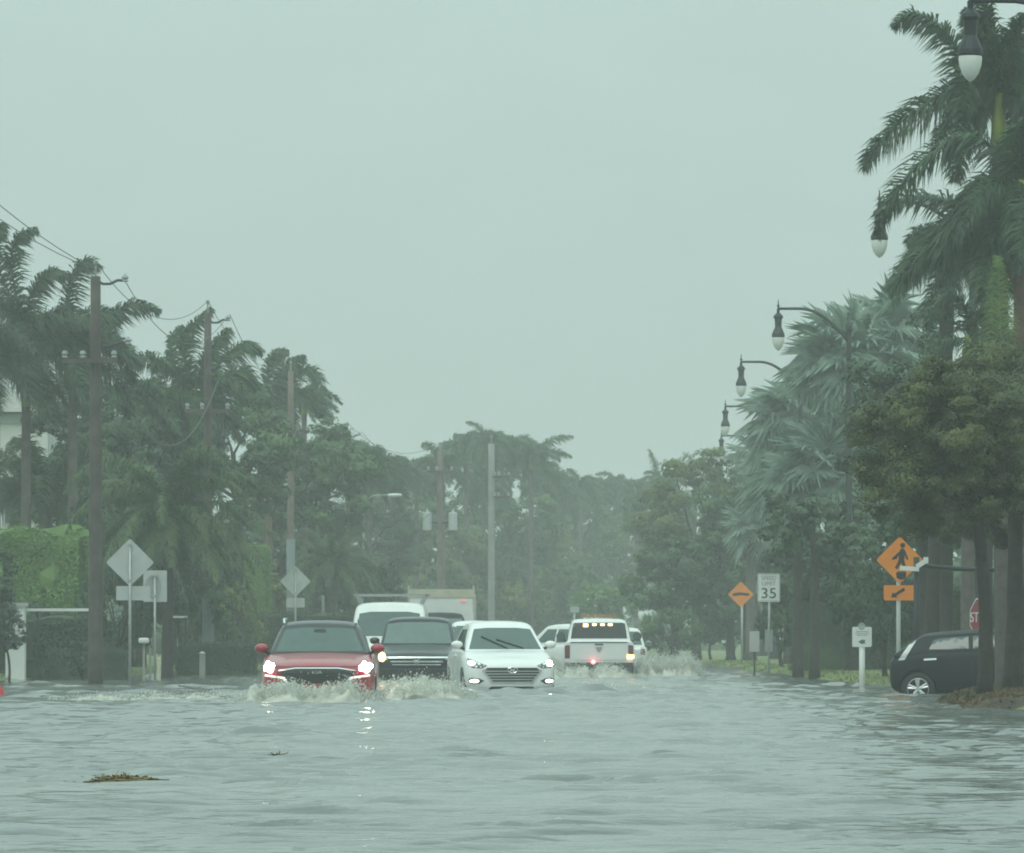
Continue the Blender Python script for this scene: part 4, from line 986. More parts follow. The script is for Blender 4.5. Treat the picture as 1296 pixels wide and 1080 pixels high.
leafy_tree('shrub', 'dark shrub at the foot of the third utility pole', 330, 775, 33, 1.75, 1.42, 48, 'shrubs along the road', 'leaf_olive', 2600, .15, tr=.06, cat='shrub', reuse='S')
leafy_tree('shrub', 'dark shrub above the black roof of the red crossover', 420, 770, 31, 2.15, 1.47, 49, 'shrubs along the road', 'leaf_dark', 2600, .15, tr=.06, cat='shrub', reuse='S')
leafy_tree('shrub', 'rounded shrub beside the wooden post', 285, 780, 38, 1.4, 1.2, 50, 'shrubs along the road', 'leaf_olive', 2600, .15, tr=.06, cat='shrub', reuse='S')
leafy_tree('shrub', 'dark shrub behind the work van roof rack', 500, 770, 23, 2.92, 1.70, 57, 'shrubs along the road', 'leaf_dark', 2600, .18, tr=.06, cat='shrub', reuse='S')
leafy_tree('shrub', 'dark shrub behind the cornice of the box truck', 570, 775, 22, 2.95, 1.84, 58, 'shrubs along the road', 'leaf_dark', 2600, .18, tr=.06, cat='shrub', reuse='S')
# clipped hedges on the west bank
hedge('clipped_hedge', 'tall bright green clipped hedge behind the white gate pillar', -20.5, -14.3, 176, 2.4, 3.9, 1, 'clipped hedges of the gardens', 'hedge_leaf', 6000, .2, bump=.5)
hedge('clipped_hedge', 'dark hedge below the tall bright one, behind the gate rail', -15.6, -12.6, 162.2, 1.2, 1.50, 2, 'clipped hedges of the gardens', 'leaf_dark', 3000, .2, bump=.32)
hedge('clipped_hedge', 'low grey-green clipped hedge beside the gate pillar', -13.9, -12.0, 161, .9, .72, 3, 'clipped hedges of the gardens', 'hedge_grey', 2600, .09)
hedge('clipped_hedge', 'low dark hedge strip behind the square sign back', -12.0, -9.9, 182, 1.0, .85, 4, 'clipped hedges of the gardens', 'hedge_dark', 2600, .10)
hedge('clipped_hedge', 'far bright green hedge top beyond the second utility pole', -13.9, -12.2, 234, 1.6, 4.5, 5, 'clipped hedges of the gardens', 'hedge_leaf', 4500, .13)
hedge('clipped_hedge', 'dark hedge behind the cream marker and wooden post', -12.6, -8.2, 228, 1.5, 1.9, 6, 'clipped hedges of the gardens', 'hedge_dark', 4500, .13)
leafy_tree('shrub', 'small silvery shrub in front of the white gate pillar', 8, 800, 53, .45, .55, 51, 'shrubs along the road', 'hedge_grey', 1500, .08, tr=.03, cat='shrub')
leafy_tree('shrub', 'small grey shrub against the first utility pole', 103, 835, 52, .42, .40, 52, 'shrubs along the road', 'hedge_grey', 1500, .08, tr=.03, cat='shrub')
leafy_tree('shrub', 'dark shrub at the edge of the frame beside the hedge', -8, 745, 50, .75, 1.2, 53, 'shrubs along the road', 'leaf_dark', 2600, .12, tr=.05, cat='shrub')


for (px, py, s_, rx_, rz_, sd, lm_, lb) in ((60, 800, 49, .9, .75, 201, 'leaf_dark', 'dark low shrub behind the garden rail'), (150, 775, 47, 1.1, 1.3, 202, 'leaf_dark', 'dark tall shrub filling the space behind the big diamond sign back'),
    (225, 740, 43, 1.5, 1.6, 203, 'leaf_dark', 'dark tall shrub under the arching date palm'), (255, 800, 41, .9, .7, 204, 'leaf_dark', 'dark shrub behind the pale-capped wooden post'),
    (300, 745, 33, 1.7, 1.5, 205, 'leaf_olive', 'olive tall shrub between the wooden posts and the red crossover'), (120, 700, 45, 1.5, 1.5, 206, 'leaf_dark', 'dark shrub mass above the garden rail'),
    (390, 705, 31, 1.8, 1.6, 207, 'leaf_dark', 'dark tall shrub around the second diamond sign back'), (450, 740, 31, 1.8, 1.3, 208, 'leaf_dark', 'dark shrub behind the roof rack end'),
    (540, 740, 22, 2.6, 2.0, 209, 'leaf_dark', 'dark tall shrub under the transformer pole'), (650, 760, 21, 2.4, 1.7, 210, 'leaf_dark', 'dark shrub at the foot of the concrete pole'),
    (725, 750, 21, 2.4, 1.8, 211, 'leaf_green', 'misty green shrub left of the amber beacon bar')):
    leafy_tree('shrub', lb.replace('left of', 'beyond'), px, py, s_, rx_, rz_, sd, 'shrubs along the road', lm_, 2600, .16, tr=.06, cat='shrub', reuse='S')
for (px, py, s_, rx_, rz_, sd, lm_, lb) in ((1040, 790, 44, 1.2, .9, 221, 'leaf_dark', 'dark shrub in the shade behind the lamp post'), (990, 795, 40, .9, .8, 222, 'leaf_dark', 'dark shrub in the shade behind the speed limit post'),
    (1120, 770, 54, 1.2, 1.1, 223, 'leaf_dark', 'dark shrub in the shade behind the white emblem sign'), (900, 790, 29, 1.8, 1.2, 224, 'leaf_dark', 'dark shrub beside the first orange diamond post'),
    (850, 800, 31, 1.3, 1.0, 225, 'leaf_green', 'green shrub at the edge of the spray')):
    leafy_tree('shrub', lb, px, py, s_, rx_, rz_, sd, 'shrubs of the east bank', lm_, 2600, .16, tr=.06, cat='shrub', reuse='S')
# --- east bank
G_TALL = 'tall feather palms over the near lamps'
pi = math.pi
feather_palm('tall_palm', 'tallest feather palm, yellow-green shaft beside the highest lamp', 1264, 118, 66, 3.17, 0, 61, WR, G_TALL, 1.05, .17, 'frond_near', 'bark', split=True, basex=1272, leaf=.62, n=40, wid=.05, els=(-.3, 1.3), specs=[(1.57, .5, 2.7, 1.), (.5, .6, 2.6, 1.), (2.5, .15, 2.0, 1.3), (.9, 1.1, 2.4, 1.), (1.2, .1, 2.4, 1.2)], paths=[[(1262,120),(1240,110),(1222,85),(1203,48),(1178,24),(1152,16),(1134,30)],[(1260,120),(1235,112),(1200,116),(1162,140),(1130,165),(1106,190),(1092,214)],[(1263,120),(1262,70),(1250,25),(1238,-18)],[(1266,122),(1284,82),(1312,62)],[(1262,124),(1236,140),(1218,180),(1210,228)],[(1268,124),(1296,128),(1318,176)],[(1264,120),(1276,60),(1296,20)],[(1262,122),(1240,90),(1236,45),(1226,10)],[(1262,122),(1222,100),(1216,150)],[(1270,122),(1290,100),(1310,130)],[(1262,118),(1252,60),(1222,20)]], pl=.56)
feather_palm('tall_palm', 'tall feather palm with a brown trunk and a great frond arching over the second lamp', 1293, 228, 68, 3.41, 0, 62, WR, G_TALL, .9, .17, 'frond_near', 'palm_bark_warm', split=True, leaf=.62, n=40, wid=.05, els=(-.4, 1.2), specs=[(1.57, .4, 2.7, 1.), (-1.57, -.2, 2.4, 1.3), (.4, .5, 2.6, 1.), (2.5, -.1, 2.1, 1.2), (-2.4, .1, 2.1, 1.2), (.9, 1.0, 2.4, 1.)], paths=[[(1292,230),(1266,192),(1226,170),(1182,190),(1148,224),(1124,258),(1113,292)],[(1291,234),(1252,252),(1216,270),(1196,302),(1186,340)],[(1291,240),(1242,262),(1202,296),(1162,330),(1128,364)],[(1292,236),(1264,288),(1244,338),(1238,384)],[(1292,228),(1290,180),(1306,150)],[(1292,228),(1262,226),(1236,240),(1214,262)],[(1294,232),(1322,240),(1340,290)],[(1292,238),(1276,300),(1272,370)],[(1291,236),(1240,250),(1222,310)],[(1294,240),(1310,290),(1312,350)],[(1290,236),(1256,262),(1220,340)]], pl=.58)
feather_palm('tall_palm', 'leaning thick-trunked palm behind the second lamp arm', 1200, 318, 58, 2.35, 3, 63, WR, G_TALL, .8, .19, 'frond_near', 'bark', split=True, basex=1178, leaf=.6, n=36, wid=.05, els=(-.5, 1.1), paths=[[(1200,318),(1176,318),(1150,338),(1132,362)],[(1200,318),(1190,300),(1168,296),(1150,306)],[(1202,320),(1226,312),(1244,336),(1250,366)],[(1200,320),(1204,350),(1196,384)]], pl=.50)
feather_palm('tall_palm', 'palm with a narrow green shaft at the frame edge above the reddish tree', 1248, 290, 61, 2.43, 6, 64, WR, G_TALL, 1.4, .13, 'frond_near', 'bark', split=True, leaf=.6, n=34, wid=.05, els=(-.5, 1.1))
feather_palm('young_palm', 'young palm with one bright upright new frond above the reddish tree', 1268, 462, 72, 1.78, 5, 65, (-.1, 0, 0), None, .5, .12, 'frond_near', split=True, leaf=.5, n=30, els=(.1, .9))
_yp = [o for o in bpy.data.objects if o.name.startswith('young_palm')][0]
_m = MB(); frond(_m, (0, 0, 0), 1.6, 1.50, 1.95, (-.03, 0, 0), .16, .70, 44, random.Random(5), .75, .028, .05)
_c = P(1266, 466, 72) - Vector(_yp.location); _b = _m.build('frond', 'frond_bright', _yp, fix=False, loc=_c); _b['label'] = 'bright yellow-green upright frond'
feather_palm('feather_palm', 'small palm with one dark arching frond above the reddish tree', 1225, 424, 62, 1.74, 5, 66, WR, G_TALL, .4, .14, 'frond_near', split=True, leaf=.55, n=30, els=(-.4, 1.0), paths=[[(1226,424),(1222,390),(1202,372),(1184,390),(1174,418)],[(1226,424),(1240,396),(1262,398),(1272,420)]], pl=.46)
_d = MB(); frond(_d, (0, 0, 0), 3.6, -.9, .9, (0, 0, 0), .4, .5, 18, random.Random(7), .8, .05, .05)
_tp = [o for o in bpy.data.objects if o.name == 'tall_palm.001'][0]
_o = _d.build('frond', 'dead_frond', _tp, fix=False, loc=P(1294, 322, 68) - Vector(_tp.location)); _o['label'] = 'dead orange-brown frond'

G_SILV = 'silver fan palms beside the lamps'
fan_palm('fan_palm', 'tall silver fan palm behind the third lamp, fronds fanned against the sky', 1078, 455, 42.5, 1.98, 30, 1.19, 71, G_SILV, split=True)
fan_palm('fan_palm', 'silver fan palm behind the reddish tree, next to the leaning trunk', 1130, 425, 42, 1.73, 26, 1.19, 72, G_SILV, split=True)
fan_palm('fan_palm', 'broad silver fan palm beneath the fourth lamp', 1018, 530, 36.5, 2.19, 32, 1.32, 73, G_SILV, split=True)
fan_palm('fan_palm', 'drooping silver fan palm beside the third lamp post', 1052, 600, 42.5, 2.06, 32, 1.24, 74, G_SILV, split=True)
fan_palm('fan_palm', 'silver fan palm leaning over the speed limit sign', 1000, 612, 36, 1.79, 28, 1.16, 75, G_SILV, split=True)
fan_palm('fan_palm', 'small faint silver fan palm under the farthest lamp', 962, 584, 25, 1.7, 24, 1.1, 76, G_SILV)
fan_palm('fan_palm', 'silver fan palm low against the dark trees behind the speed limit sign', 950, 672, 31, 1.16, 16, 0.93, 77, G_SILV)

G_RT = 'broadleaf trees on the bank behind the road signs'
leafy_tree('broadleaf_tree', 'yellow-green broadleaf tree between the mist and the farthest lamp', 882, 655, 28, 2.6, 2.5, 81, G_RT, 'leaf_olive', 7500, .21)
leafy_tree('broadleaf_tree', 'dark green tree beneath the farthest lamp', 945, 672, 30, 2.3, 2.5, 82, G_RT, 'leaf_green', 6500, .2)
leafy_tree('broadleaf_tree', 'low green tree beside the spray of the pickup', 858, 735, 30, 2.2, 1.9, 83, G_RT, 'leaf_green', 7000, .19)
leafy_tree('broadleaf_tree', 'dark tree just behind the first orange diamond sign', 925, 735, 30, 2.49, 2.38, 84, G_RT, 'leaf_dark', 7000, .18)
leafy_tree('broadleaf_tree', 'dark tree behind the speed limit sign', 1020, 725, 40, 1.40, 1.60, 85, G_RT, 'leaf_dark', 7000, .17)
leafy_tree('broadleaf_tree', 'dark tree behind the third lamp post', 1078, 730, 46, 1.7, 1.4, 86, G_RT, 'leaf_dark', 7000, .17)
leafy_tree('broadleaf_tree', 'pale misty tree at the far end of the east bank', 838, 665, 22, 2.0, 2.7, 87, G_RT, 'leaf_green', 5000, .24, reuse='A')
leafy_tree('broadleaf_tree', 'bare-topped tree fading into the mist near the farthest lamp', 880, 600, 21, 1.6, 1.2, 88, G_RT, 'leaf_olive', 700, .2)
leafy_tree('broadleaf_tree', 'dark tree behind the leaning palm and the reddish tree', 1165, 560, 56, 1.7, 2.4, 89, G_RT, 'leaf_dark', 6500, .16)
leafy_tree('broadleaf_tree', 'dark tree on the frame edge behind the tall palms', 1300, 520, 58, 1.5, 1.8, 90, G_RT, 'leaf_dark', 6000, .16)
hedge('clipped_hedge', 'dark hedge at the back of the east bank behind the lamp post', 5.6, 14.5, 178, 1.6, 2.4, 7, 'hedges of the east bank', 'hedge_dark', 7000, .13)
hedge('clipped_hedge', 'dark hedge behind the white emblem sign', 7.6, 14, 146, 1.4, 2.1, 8, 'hedges of the east bank', 'hedge_dark', 6000, .12)
hedge('clipped_hedge', 'brighter green hedge seen between the trunks above the hatchback', 8.9, 15.5, 133, 1.4, 3.0, 9, 'hedges of the east bank', 'hedge_leaf', 6000, .12)
# palms whose trunks stand in the shade below the fan palms
G_TR = 'bare trunks rising from the shady east bank'
for (tx, ty, ts, lb, tr_) in ((1010, 690, 47, 'slim dark palm trunk between the speed limit sign and the lamp post', .13), (1031, 690, 49, 'slim dark palm trunk nearer the lamp post', .12),
                              (1198, 680, 59, 'thick dark trunk behind the roof of the hatchback', .15), (1046, 690, 44, 'faint palm trunk behind the lamp post', .12)):
    c = P(tx, ty - 15, ts); rt = empty('shade_tree', (c.x, c.y, gz(c.x, c.y)), lb, 'tree', G_TR)
    t = MB(); trunk(t, (0, 0, 0), c - Vector(rt.location), tr_ * 1.15, tr_ * .9, seed=tx); t.build('trunk', 'bark', rt, smooth=True)
    rn = random.Random(tx); link('crown', leaf_cloud(crown_blobs(1.3, 1.3, .9, 10, rn), 2600, .16, tx), 'leaf_dark', rt, c - Vector(rt.location))

# the two reddish-brown trees on the island close by
leafy_tree('street_tree', 'reddish-brown leafy street tree, trunk standing in front of the hatchback', 1205, 572, 82, 1.28, 1.45, 91, 'street trees on the mulch island', 'leaf_brown', 30000, .066, tr=.105, nb=30, basepx=1246, br=(.24, .40), low=-.75)
leafy_tree('street_tree', 'thicker-trunked reddish-brown street tree beside the frame edge', 1295, 560, 78, 1.4, 1.65, 92, 'street trees on the mulch island', 'leaf_brown', 32000, .066, tr=.135, nb=32, basepx=1281, br=(.24, .40), low=-.8)
leafy_tree('street_tree', 'lower leafy street tree closing the canopy over the hatchback', 1222, 648, 74, 1.25, .65, 93, 'street trees on the mulch island', 'leaf_brown', 15000, .066, tr=.07, nb=16, basepx=1300, br=(.30, .5), low=-.7)

# a far-off wood closing the view
def far_wood():
    rnd = random.Random(9); blobs = []
    for k in range(150):
        x = rnd.uniform(-75, 75); y = rnd.uniform(478, 520); zt = 8 + 2.2 * noise.noise(Vector((x * .07, 3, 0)))
        blobs.append((Vector((x, y, rnd.uniform(.5, zt))), rnd.uniform(1.6, 3.2)))
    me = leaf_cloud(blobs, 42000, .55, 5); tag(link('far_woods', me, 'leaf_green'), 'misty far-off wood closing the end of the road', 'woods', None, 'stuff')
    rnd2 = random.Random(10); bl = []
    for k in range(90):
        x = rnd2.uniform(-60, -13); y = rnd2.uniform(245, 330); zt = 6.5 + 1.5 * noise.noise(Vector((x * .1, 7, 0)))
        bl.append((Vector((x, y, rnd2.uniform(.3, zt))), rnd2.uniform(1.2, 2.4)))
    tag(link('far_woods', leaf_cloud(bl, 26000, .4, 6), 'leaf_dark'), 'dark thicket behind the gardens and the white house', 'woods', None, 'stuff')
    bl = []
    for k in range(80):
        x = rnd2.uniform(12, 60); y = rnd2.uniform(190, 300); zt = 6.5 + 1.5 * noise.noise(Vector((x * .1, 9, 0)))
        bl.append((Vector((x, y, rnd2.uniform(.3, zt))), rnd2.uniform(1.2, 2.4)))
    tag(link('far_woods', leaf_cloud(bl, 24000, .38, 7), 'leaf_dark'), 'dark thicket behind the lamps and the fan palms', 'woods', None, 'stuff')
far_wood()

# grass tufts softening the water's edge
def tufts():
    rnd = random.Random(3); mb = MB(); n = 0
    while n < 9000:
        if rnd.random() < .5: y = rnd.uniform(125, 260); x = lerp_tab(RIGHT, y) + abs(rnd.gauss(.7, .9))
        elif rnd.random() < .1: y = rnd.uniform(95, 107); x = lerp_tab(RIGHT, y) + 3 + abs(rnd.gauss(.5, 1.4))
        else: y = rnd.uniform(156, 260); x = lerp_tab(LEFT, y) - abs(rnd.gauss(.7, .9))
        z = ground(x, y)
        if z < -.1: continue
        n += 1; a = rnd.uniform(0, 6.28); h = rnd.uniform(.03, .10); q = Vector((math.cos(a), math.sin(a), 0)) * .014
        b = Vector((x, y, z - .01)); mb.add([b - q, b + q, b + Vector((rnd.gauss(0, .04), rnd.gauss(0, .04), h))], [(0, 1, 2)])
    tag(mb.build('grass', 'grass_blade', fix=False), 'short wet grass along the flooded verges', 'grass', None, 'stuff')
tufts()
def litter():
    rnd = random.Random(8); mb = MB()
    for k in range(7000):
        y = rnd.uniform(90.5, 108); x = lerp_tab(RIGHT, y) + .6 + abs(rnd.gauss(0, 2.2)); z = ground(x, y)
        if z < -.03: continue
        t = Vector((rnd.gauss(0, 1), rnd.gauss(0, 1), rnd.gauss(.5, .6))).normalized() * rnd.uniform(.02, .07); q = t.cross(Vector((rnd.gauss(0, 1), rnd.gauss(0, 1), rnd.gauss(0, 1)))).normalized() * rnd.uniform(.008, .022)
        b = Vector((x, y, z + .02 + rnd.uniform(0, .05))); mb.add([b - t, b + q, b + t, b - q], [(0, 1, 2, 3)])
    tag(mb.build('leaf_litter', 'litter', fix=False), 'brown and green leaf litter on the mulch bank under the trees', 'leaf litter', None, 'stuff')
mat('litter', (.17, .085, .045), (.06, .075, .028), .8, nscale=2.2, detail=6)
litter()
# ------------------------------------------------------------------ utility poles and wires
G_POLE = 'utility poles along the west bank'
POLE = {}
def pole(label, px, py, s, r0, r1, m, key, arms=(), sleeve=None, mast=.25):
    c = P(px, py, s); root = empty('utility_pole', (c.x, c.y, gz(c.x, c.y) - .2), label, 'utility pole', G_POLE); H = c.z - root.location.z
    t = MB(); n = 8; t.tube([(0, 0, H * i / n) for i in range(n + 1)], [r0 + (r1 - r0) * i / n for i in range(n + 1)], 12)
    t.build('shaft', m, root, smooth=True)
    if mast:
        q = MB(); q.tube([(0, 0, H), (0, 0, H + mast)], .03, 6); q.lathe([(.01, H + mast), (.05, H + mast + .03), (.06, H + mast + .10), (.01, H + mast + .14)], 8); q.build('top_insulator', 'insulator', root)
    if sleeve:
        q = MB(); q.tube([(0, 0, .05), (0, 0, sleeve)], r0 + .012, 12); q.build('sleeve', 'pole_sleeve', root, smooth=True)
    for kind, z, x0, x1 in arms:
        q = MB(); zz = H + z
        if kind == 'bracket':
            pts = [(x0, 0, zz + .10)] + [(x0 + (x1 - x0) * t_, 0, zz + .10 - .12 * math.sin(math.pi * min(1, t_ * 1.3)) * (1 - t_ * .3)) for t_ in (.25, .5, .75)] + [(x1, 0, zz + .08)]
            q.tube(pts, .035, 6); a = q.build('bracket_arm', 'iron', root)
            i_ = MB(); i_.lathe([(.02, -.07), (.08, -.05), (.05, 0), (.09, .03), (.05, .08), (.01, .12)], 10, c=(x1, 0, zz + .12)); i_.build('insulator', 'iron' if r0 > .19 else 'insulator', a)
        else:
            q.box(((x0 + x1) / 2, -r0 - .04, zz), (x1 - x0, .09, .11)); a = q.build('cross_arm', 'wood_pole', root)
            for x in (x0 + .06, (x0 + x1) / 2 - .15, x1 - .06):
                i_ = MB(); i_.lathe([(.02, 0), (.07, .02), (.04, .07), (.075, .10), (.05, .17), (.01, .18)], 8, c=(x, -r0 - .04, zz + .055)); i_.build('insulator', 'insulator', a)
    POLE[key] = (c, root); return root
pole('stout dark wooden utility pole nearest the first diamond sign back', 121, 350, 55, .175, .115, 'wood_pole', 1, [('bracket', -.18, .0, .68), ('bracket', -1.62, -.1, .75), ('cross', -1.75 - .2, -.75, .5)])
pole('utility pole standing beside the palm with the yellow shaft', 263, 396, 43, .15, .105, 'wood_pole', 2, [('bracket', -.3, 0, .6), ('cross', -2.9, -.65, .65), ('bracket', -1.7, -.1, .45)], sleeve=3.2)
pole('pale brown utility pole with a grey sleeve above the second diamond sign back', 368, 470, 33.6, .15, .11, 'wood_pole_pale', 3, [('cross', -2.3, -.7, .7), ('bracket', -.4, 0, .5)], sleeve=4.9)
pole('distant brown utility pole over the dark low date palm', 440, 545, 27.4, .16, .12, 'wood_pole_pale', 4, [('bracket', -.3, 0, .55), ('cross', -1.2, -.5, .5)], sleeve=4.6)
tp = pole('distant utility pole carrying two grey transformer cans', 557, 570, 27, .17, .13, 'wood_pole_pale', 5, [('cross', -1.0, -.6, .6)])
H5 = POLE[5][0].z - POLE[5][1].location.z
for sx in (-1, 1):
    q = MB(); q.lathe([(.01, 0), (.2, 0), (.21, .05), (.21, .75), (.19, .82), (.06, .86), (.05, 1.0), (.01, 1.0)], 16, c=(sx * .60, -.05, H5 - 3.75)); q.build('transformer', 'transformer', tp, smooth=False)
    q = MB(); q.box((sx * .3, -.05, H5 - 3.4), (.4, .06, .1)); q.build('hanger', 'iron', tp)
pole('grey concrete utility pole above the white crossover', 622, 562, 26, .17, .15, 'concrete_pole', 6, [('cross', -1.6, .1, .9), ('cross', -2.6, .1, .9)])
def wire(a, b, sag, label, r=.010):
    a, b = Vector(a), Vector(b); pts = []
    for i in range(21):
        t = i / 20; p = a.lerp(b, t); p.z -= sag * 4 * t * (1 - t); pts.append(p)
    o = MB(); o.tube([p - a for p in pts], r, 5); return tag(o.build('overhead_wire', 'wire', smooth=True, loc=a), label, 'wire', 'overhead wires between the poles')
def at(k, dx, dz): c = POLE[k][0]; return c + Vector((dx, 0, dz))
src = [(-15.2, 92, 15.5), (-15.6, 92, 14.6), (-16., 92, 12.9)]
wire(src[0], at(1, -.05, .18), 1.25, 'uppermost sagging wire entering from the frame edge to the first pole')
wire(src[1], at(1, .0, .14), 1.25, 'second wire sagging down to the first pole, close under the uppermost')
wire(src[2], at(1, -.4, -1.1), 1.1, 'lowest wire dropping behind the palm crowns to the first pole')
lab = {1: 'second', 2: 'third', 3: 'fourth', 4: 'transformer'}
for a, b in ((1, 2), (2, 3), (3, 4), (4, 5)):
    w1 = 'from the %s pole towards the %s pole' % ({1: 'first', 2: 'second', 3: 'third', 4: 'fourth'}[a], lab[a])
    wire(at(a, 0, .35), at(b, 0, .35), .9, 'top wire running ' + w1)
    wire(at(a, .65, -.05), at(b, .55, -.15), 1.1, 'wire from the bracket insulator running ' + w1)
    wire(at(a, .3, -2.0), at(b, .3, -2.0), 1.9, 'slack low cable running ' + w1, .014)
wire(at(5, 0, .3), at(6, 0, .3), .6, 'faint top wire between the transformer pole and the concrete pole')

# ------------------------------------------------------------------ decorative street lamps
G_LAMP = 'teardrop street lamps over the east verge'
def make_lamp():
    root = empty('street_lamp', (0, 0, 0), 'x', 'street lamp', G_LAMP)
    H = 10.15; t = MB()
    t.lathe([(.24, 0), (.24, .35), (.17, .55), (.15, 1.0), (.12, 1.1), (.075, H * .92), (.07, H - .6), (.10, H - .55), (.10, H - .35), (.05, H - .3), (.05, H - .02), (.001, H)], 14)
    t.build('post', 'iron', root, smooth=True)
    a = MB(); pts = []
    for i in range(13):
        u = i / 12; x = -2.02 * u; z = H - .85 + .95 * math.sin(min(1, u * 1.45) * pi / 2) ** .9
        pts.append((x, 0, z))
    a.tube(pts, [.055 - .018 * i / 12 for i in range(13)], 8)
    a.tube([(-2.02, 0, H + .02), (-2.02, 0, H + .36)], [.03, .012], 8); a.lathe([(.01, H + .14), (.055, H + .18), (.01, H + .22)], 10, c=(-2.02, 0, 0))
    a.tube([(-.05, 0, H - .62), (-.5, 0, H - .42), (-.75, 0, H - .22)], .02, 6)
    arm = a.build('arm', 'iron', root, smooth=True)
    hd = MB(); hd.lathe([(.001, .10), (.045, .09), (.045, -.02), (.13, -.10), (.145, -.15), (.105, -.20), (.095, -.42), (.13, -.50), (.18, -.62), (.188, -.70), (.175, -.72), (.001, -.72)], 18, c=(-2.02, 0, H + .0))
    h = hd.build('lamp_housing', 'iron', root, smooth=False)
    g = MB(); g.lathe([(.172, -.725), (.174, -.78), (.16, -.88), (.12, -.99), (.07, -1.06), (.03, -1.09), (.001, -1.11)], 18, c=(-2.02, 0, H)); g.build('globe', 'globe', h, smooth=True)
    return root
def copy_tree(o, parent=None):
    c = o.copy(); COL.objects.link(c)
    if parent: c.parent = parent
    for ch in list(o.children): copy_tree(ch, c)
    return c
lamp0 = make_lamp()
LAMPS = [(1228, 5, 85.5, 'highest street lamp, pale globe hanging against the tall palm'), (1113, 259, 58.5, 'street lamp half hidden by the great palm frond'),
         (985, 393, 44.2, 'street lamp clear against the sky above the silver palms, whole arm in view'), (938, 460, 37.1, 'street lamp over the broad silver fan palm'),
         (918, 516, 31.2, 'small distant street lamp, arm curving into the fan palms'), (913, 553, 27.2, 'farthest faint street lamp just above the tree tops')]
for i, (px, py, s, lb) in enumerate(LAMPS):
    o = lamp0 if i == 0 else copy_tree(lamp0)
    c = P(px, py, s); o.location = (c.x + 2.02, c.y, c.z - 10.15 - .05); o['label'] = lb

# ------------------------------------------------------------------ signs
def diamond(hd): return [(0, -hd), (hd, 0), (0, hd), (-hd, 0)]
def rounded(poly, r=.05, n=3):
    out = []; m = len(poly)
    for i in range(m):
        p, a, b = Vector(poly[i]), Vector(poly[i - 1]), Vector(poly[(i + 1) % m])
        u, v = (a - p).normalized() * r, (b - p).normalized() * r
        for k in range(n + 1):
            t = k / n; out.append(tuple((p + u) * (1 - t) ** 2 + p * 2 * t * (1 - t) + (p + v) * t * t))
    return out
def plate(name, poly, m, parent, z, y=-.035, t=.006, x=0.):
    q = MB(); q.prism([(a + x, b + z) for a, b in poly], y - t, y); return q.build(name, m, parent)
def sign_root(px, pybase, s, label, cat='road sign', group=None, rz=0., zb=None):
    X, Y = (px - VX) / s, FPX / s; z = min(gz(X, Y), -.1) if zb is None else zb
    return empty('road_sign', (X, Y, z), label, cat, group, rz)
def spost(root, top, r=.028, m='steel', lean=0.):
    q = MB(); q.tube([(-lean * .0, 0, -.1), (0, 0, top * .5), (lean, 0, top)], r, 8); return q.build('post', m, root, smooth=True)
def zz(py, s, root): return 1 + (VY - py) / s - root.location.z
# grey backs of signs on the west bank: the post and brackets face us
def back_sign(px, cy, s, hd, label, plq=None, rz=.06):
    root = sign_root(px, 0, s, label, group='sign backs on the west verge', rz=rz); zc = zz(cy, s, root); spost(root, zc + hd * .85, .032)
    plate('sign_panel', rounded(diamond(hd), .05), 'sign_back', root, zc, .045)
    for dz in (hd * .75, -hd * .75): br = MB(); br.box((0, -.035, zc + dz), (.10, .02, .05)); br.build('bracket', 'steel', root)
    if plq:
        x0, x1, y0, y1 = plq
        plate('plaque', rounded(rect((x0 - px) / s, 1 + (VY - y1) / s - root.location.z, (x1 - px) / s, 1 + (VY - y0) / s - root.location.z), .02), 'sign_back', root, 0, .045)
    return root
back_sign(164.5, 712, 56, .545, 'large grey diamond sign back with a wide plaque beneath it', (147, 190, 742, 760))
back_sign(374, 736, 36, .545, 'smaller distant diamond sign back with a little plaque beneath it', (362.5, 385.5, 757, 769))
r_ = sign_root(196, 0, 48.5, 'square grey sign back showing a round reflector outline', group='sign backs on the west verge', rz=-.08); zc = zz(742, 48.5, r_); spost(r_, zc + .3, .03)
plate('sign_panel', rounded(rect(-.31, -.41, .31, .41), .03), 'sign_back', r_, zc, .045); plate('disc', ell(-.05, -.02, .22, .30, 24), 'sign_grey', r_, zc, .036, .004)
for dz, bw in ((.27, .22), (-.25, .16)): b_ = MB(); b_.box((0, -.035, zc + dz), (bw, .02, .05)); b_.build('bracket', 'steel', r_)

def ink(name, me, parent, x, z, y, m='sign_ink', sx=1.): o = link(name, me, m, parent, (x, y, z)); o.scale = (sx, 1, 1); return o
# speed limit
s = 46.5; r_ = sign_root(973, 0, s, 'white speed limit sign reading 35 on a thin steel post', rz=-.05); zc = zz(744, s, r_); spost(r_, zc + .3, .028, lean=.03)
pn = plate('sign_panel', rounded(rect(-.305, -.385, .305, .385), .035), 'sign_white', r_, zc, -.03)
ink('lettering', text_mesh('SPEED', .155), pn, 0, zc + .255, -.042, 'sign_grey', 1.0); ink('lettering', text_mesh('LIMIT', .155), pn, 0, zc + .105, -.042, 'sign_grey', 1.05)
ink('numerals', text_mesh('35', .40), pn, 0, zc - .165, -.042, 'sign_ink', 1.12)
bd = MB()
for a in (rect(-.285, .355, .285, .362), rect(-.285, -.362, .285, -.355), rect(-.29, -.36, -.283, .36), rect(.283, -.36, .29, .36)): bd.prism([(x, z + zc) for x, z in a], -.0405, -.0365)
bd.build('border', 'sign_ink', pn)
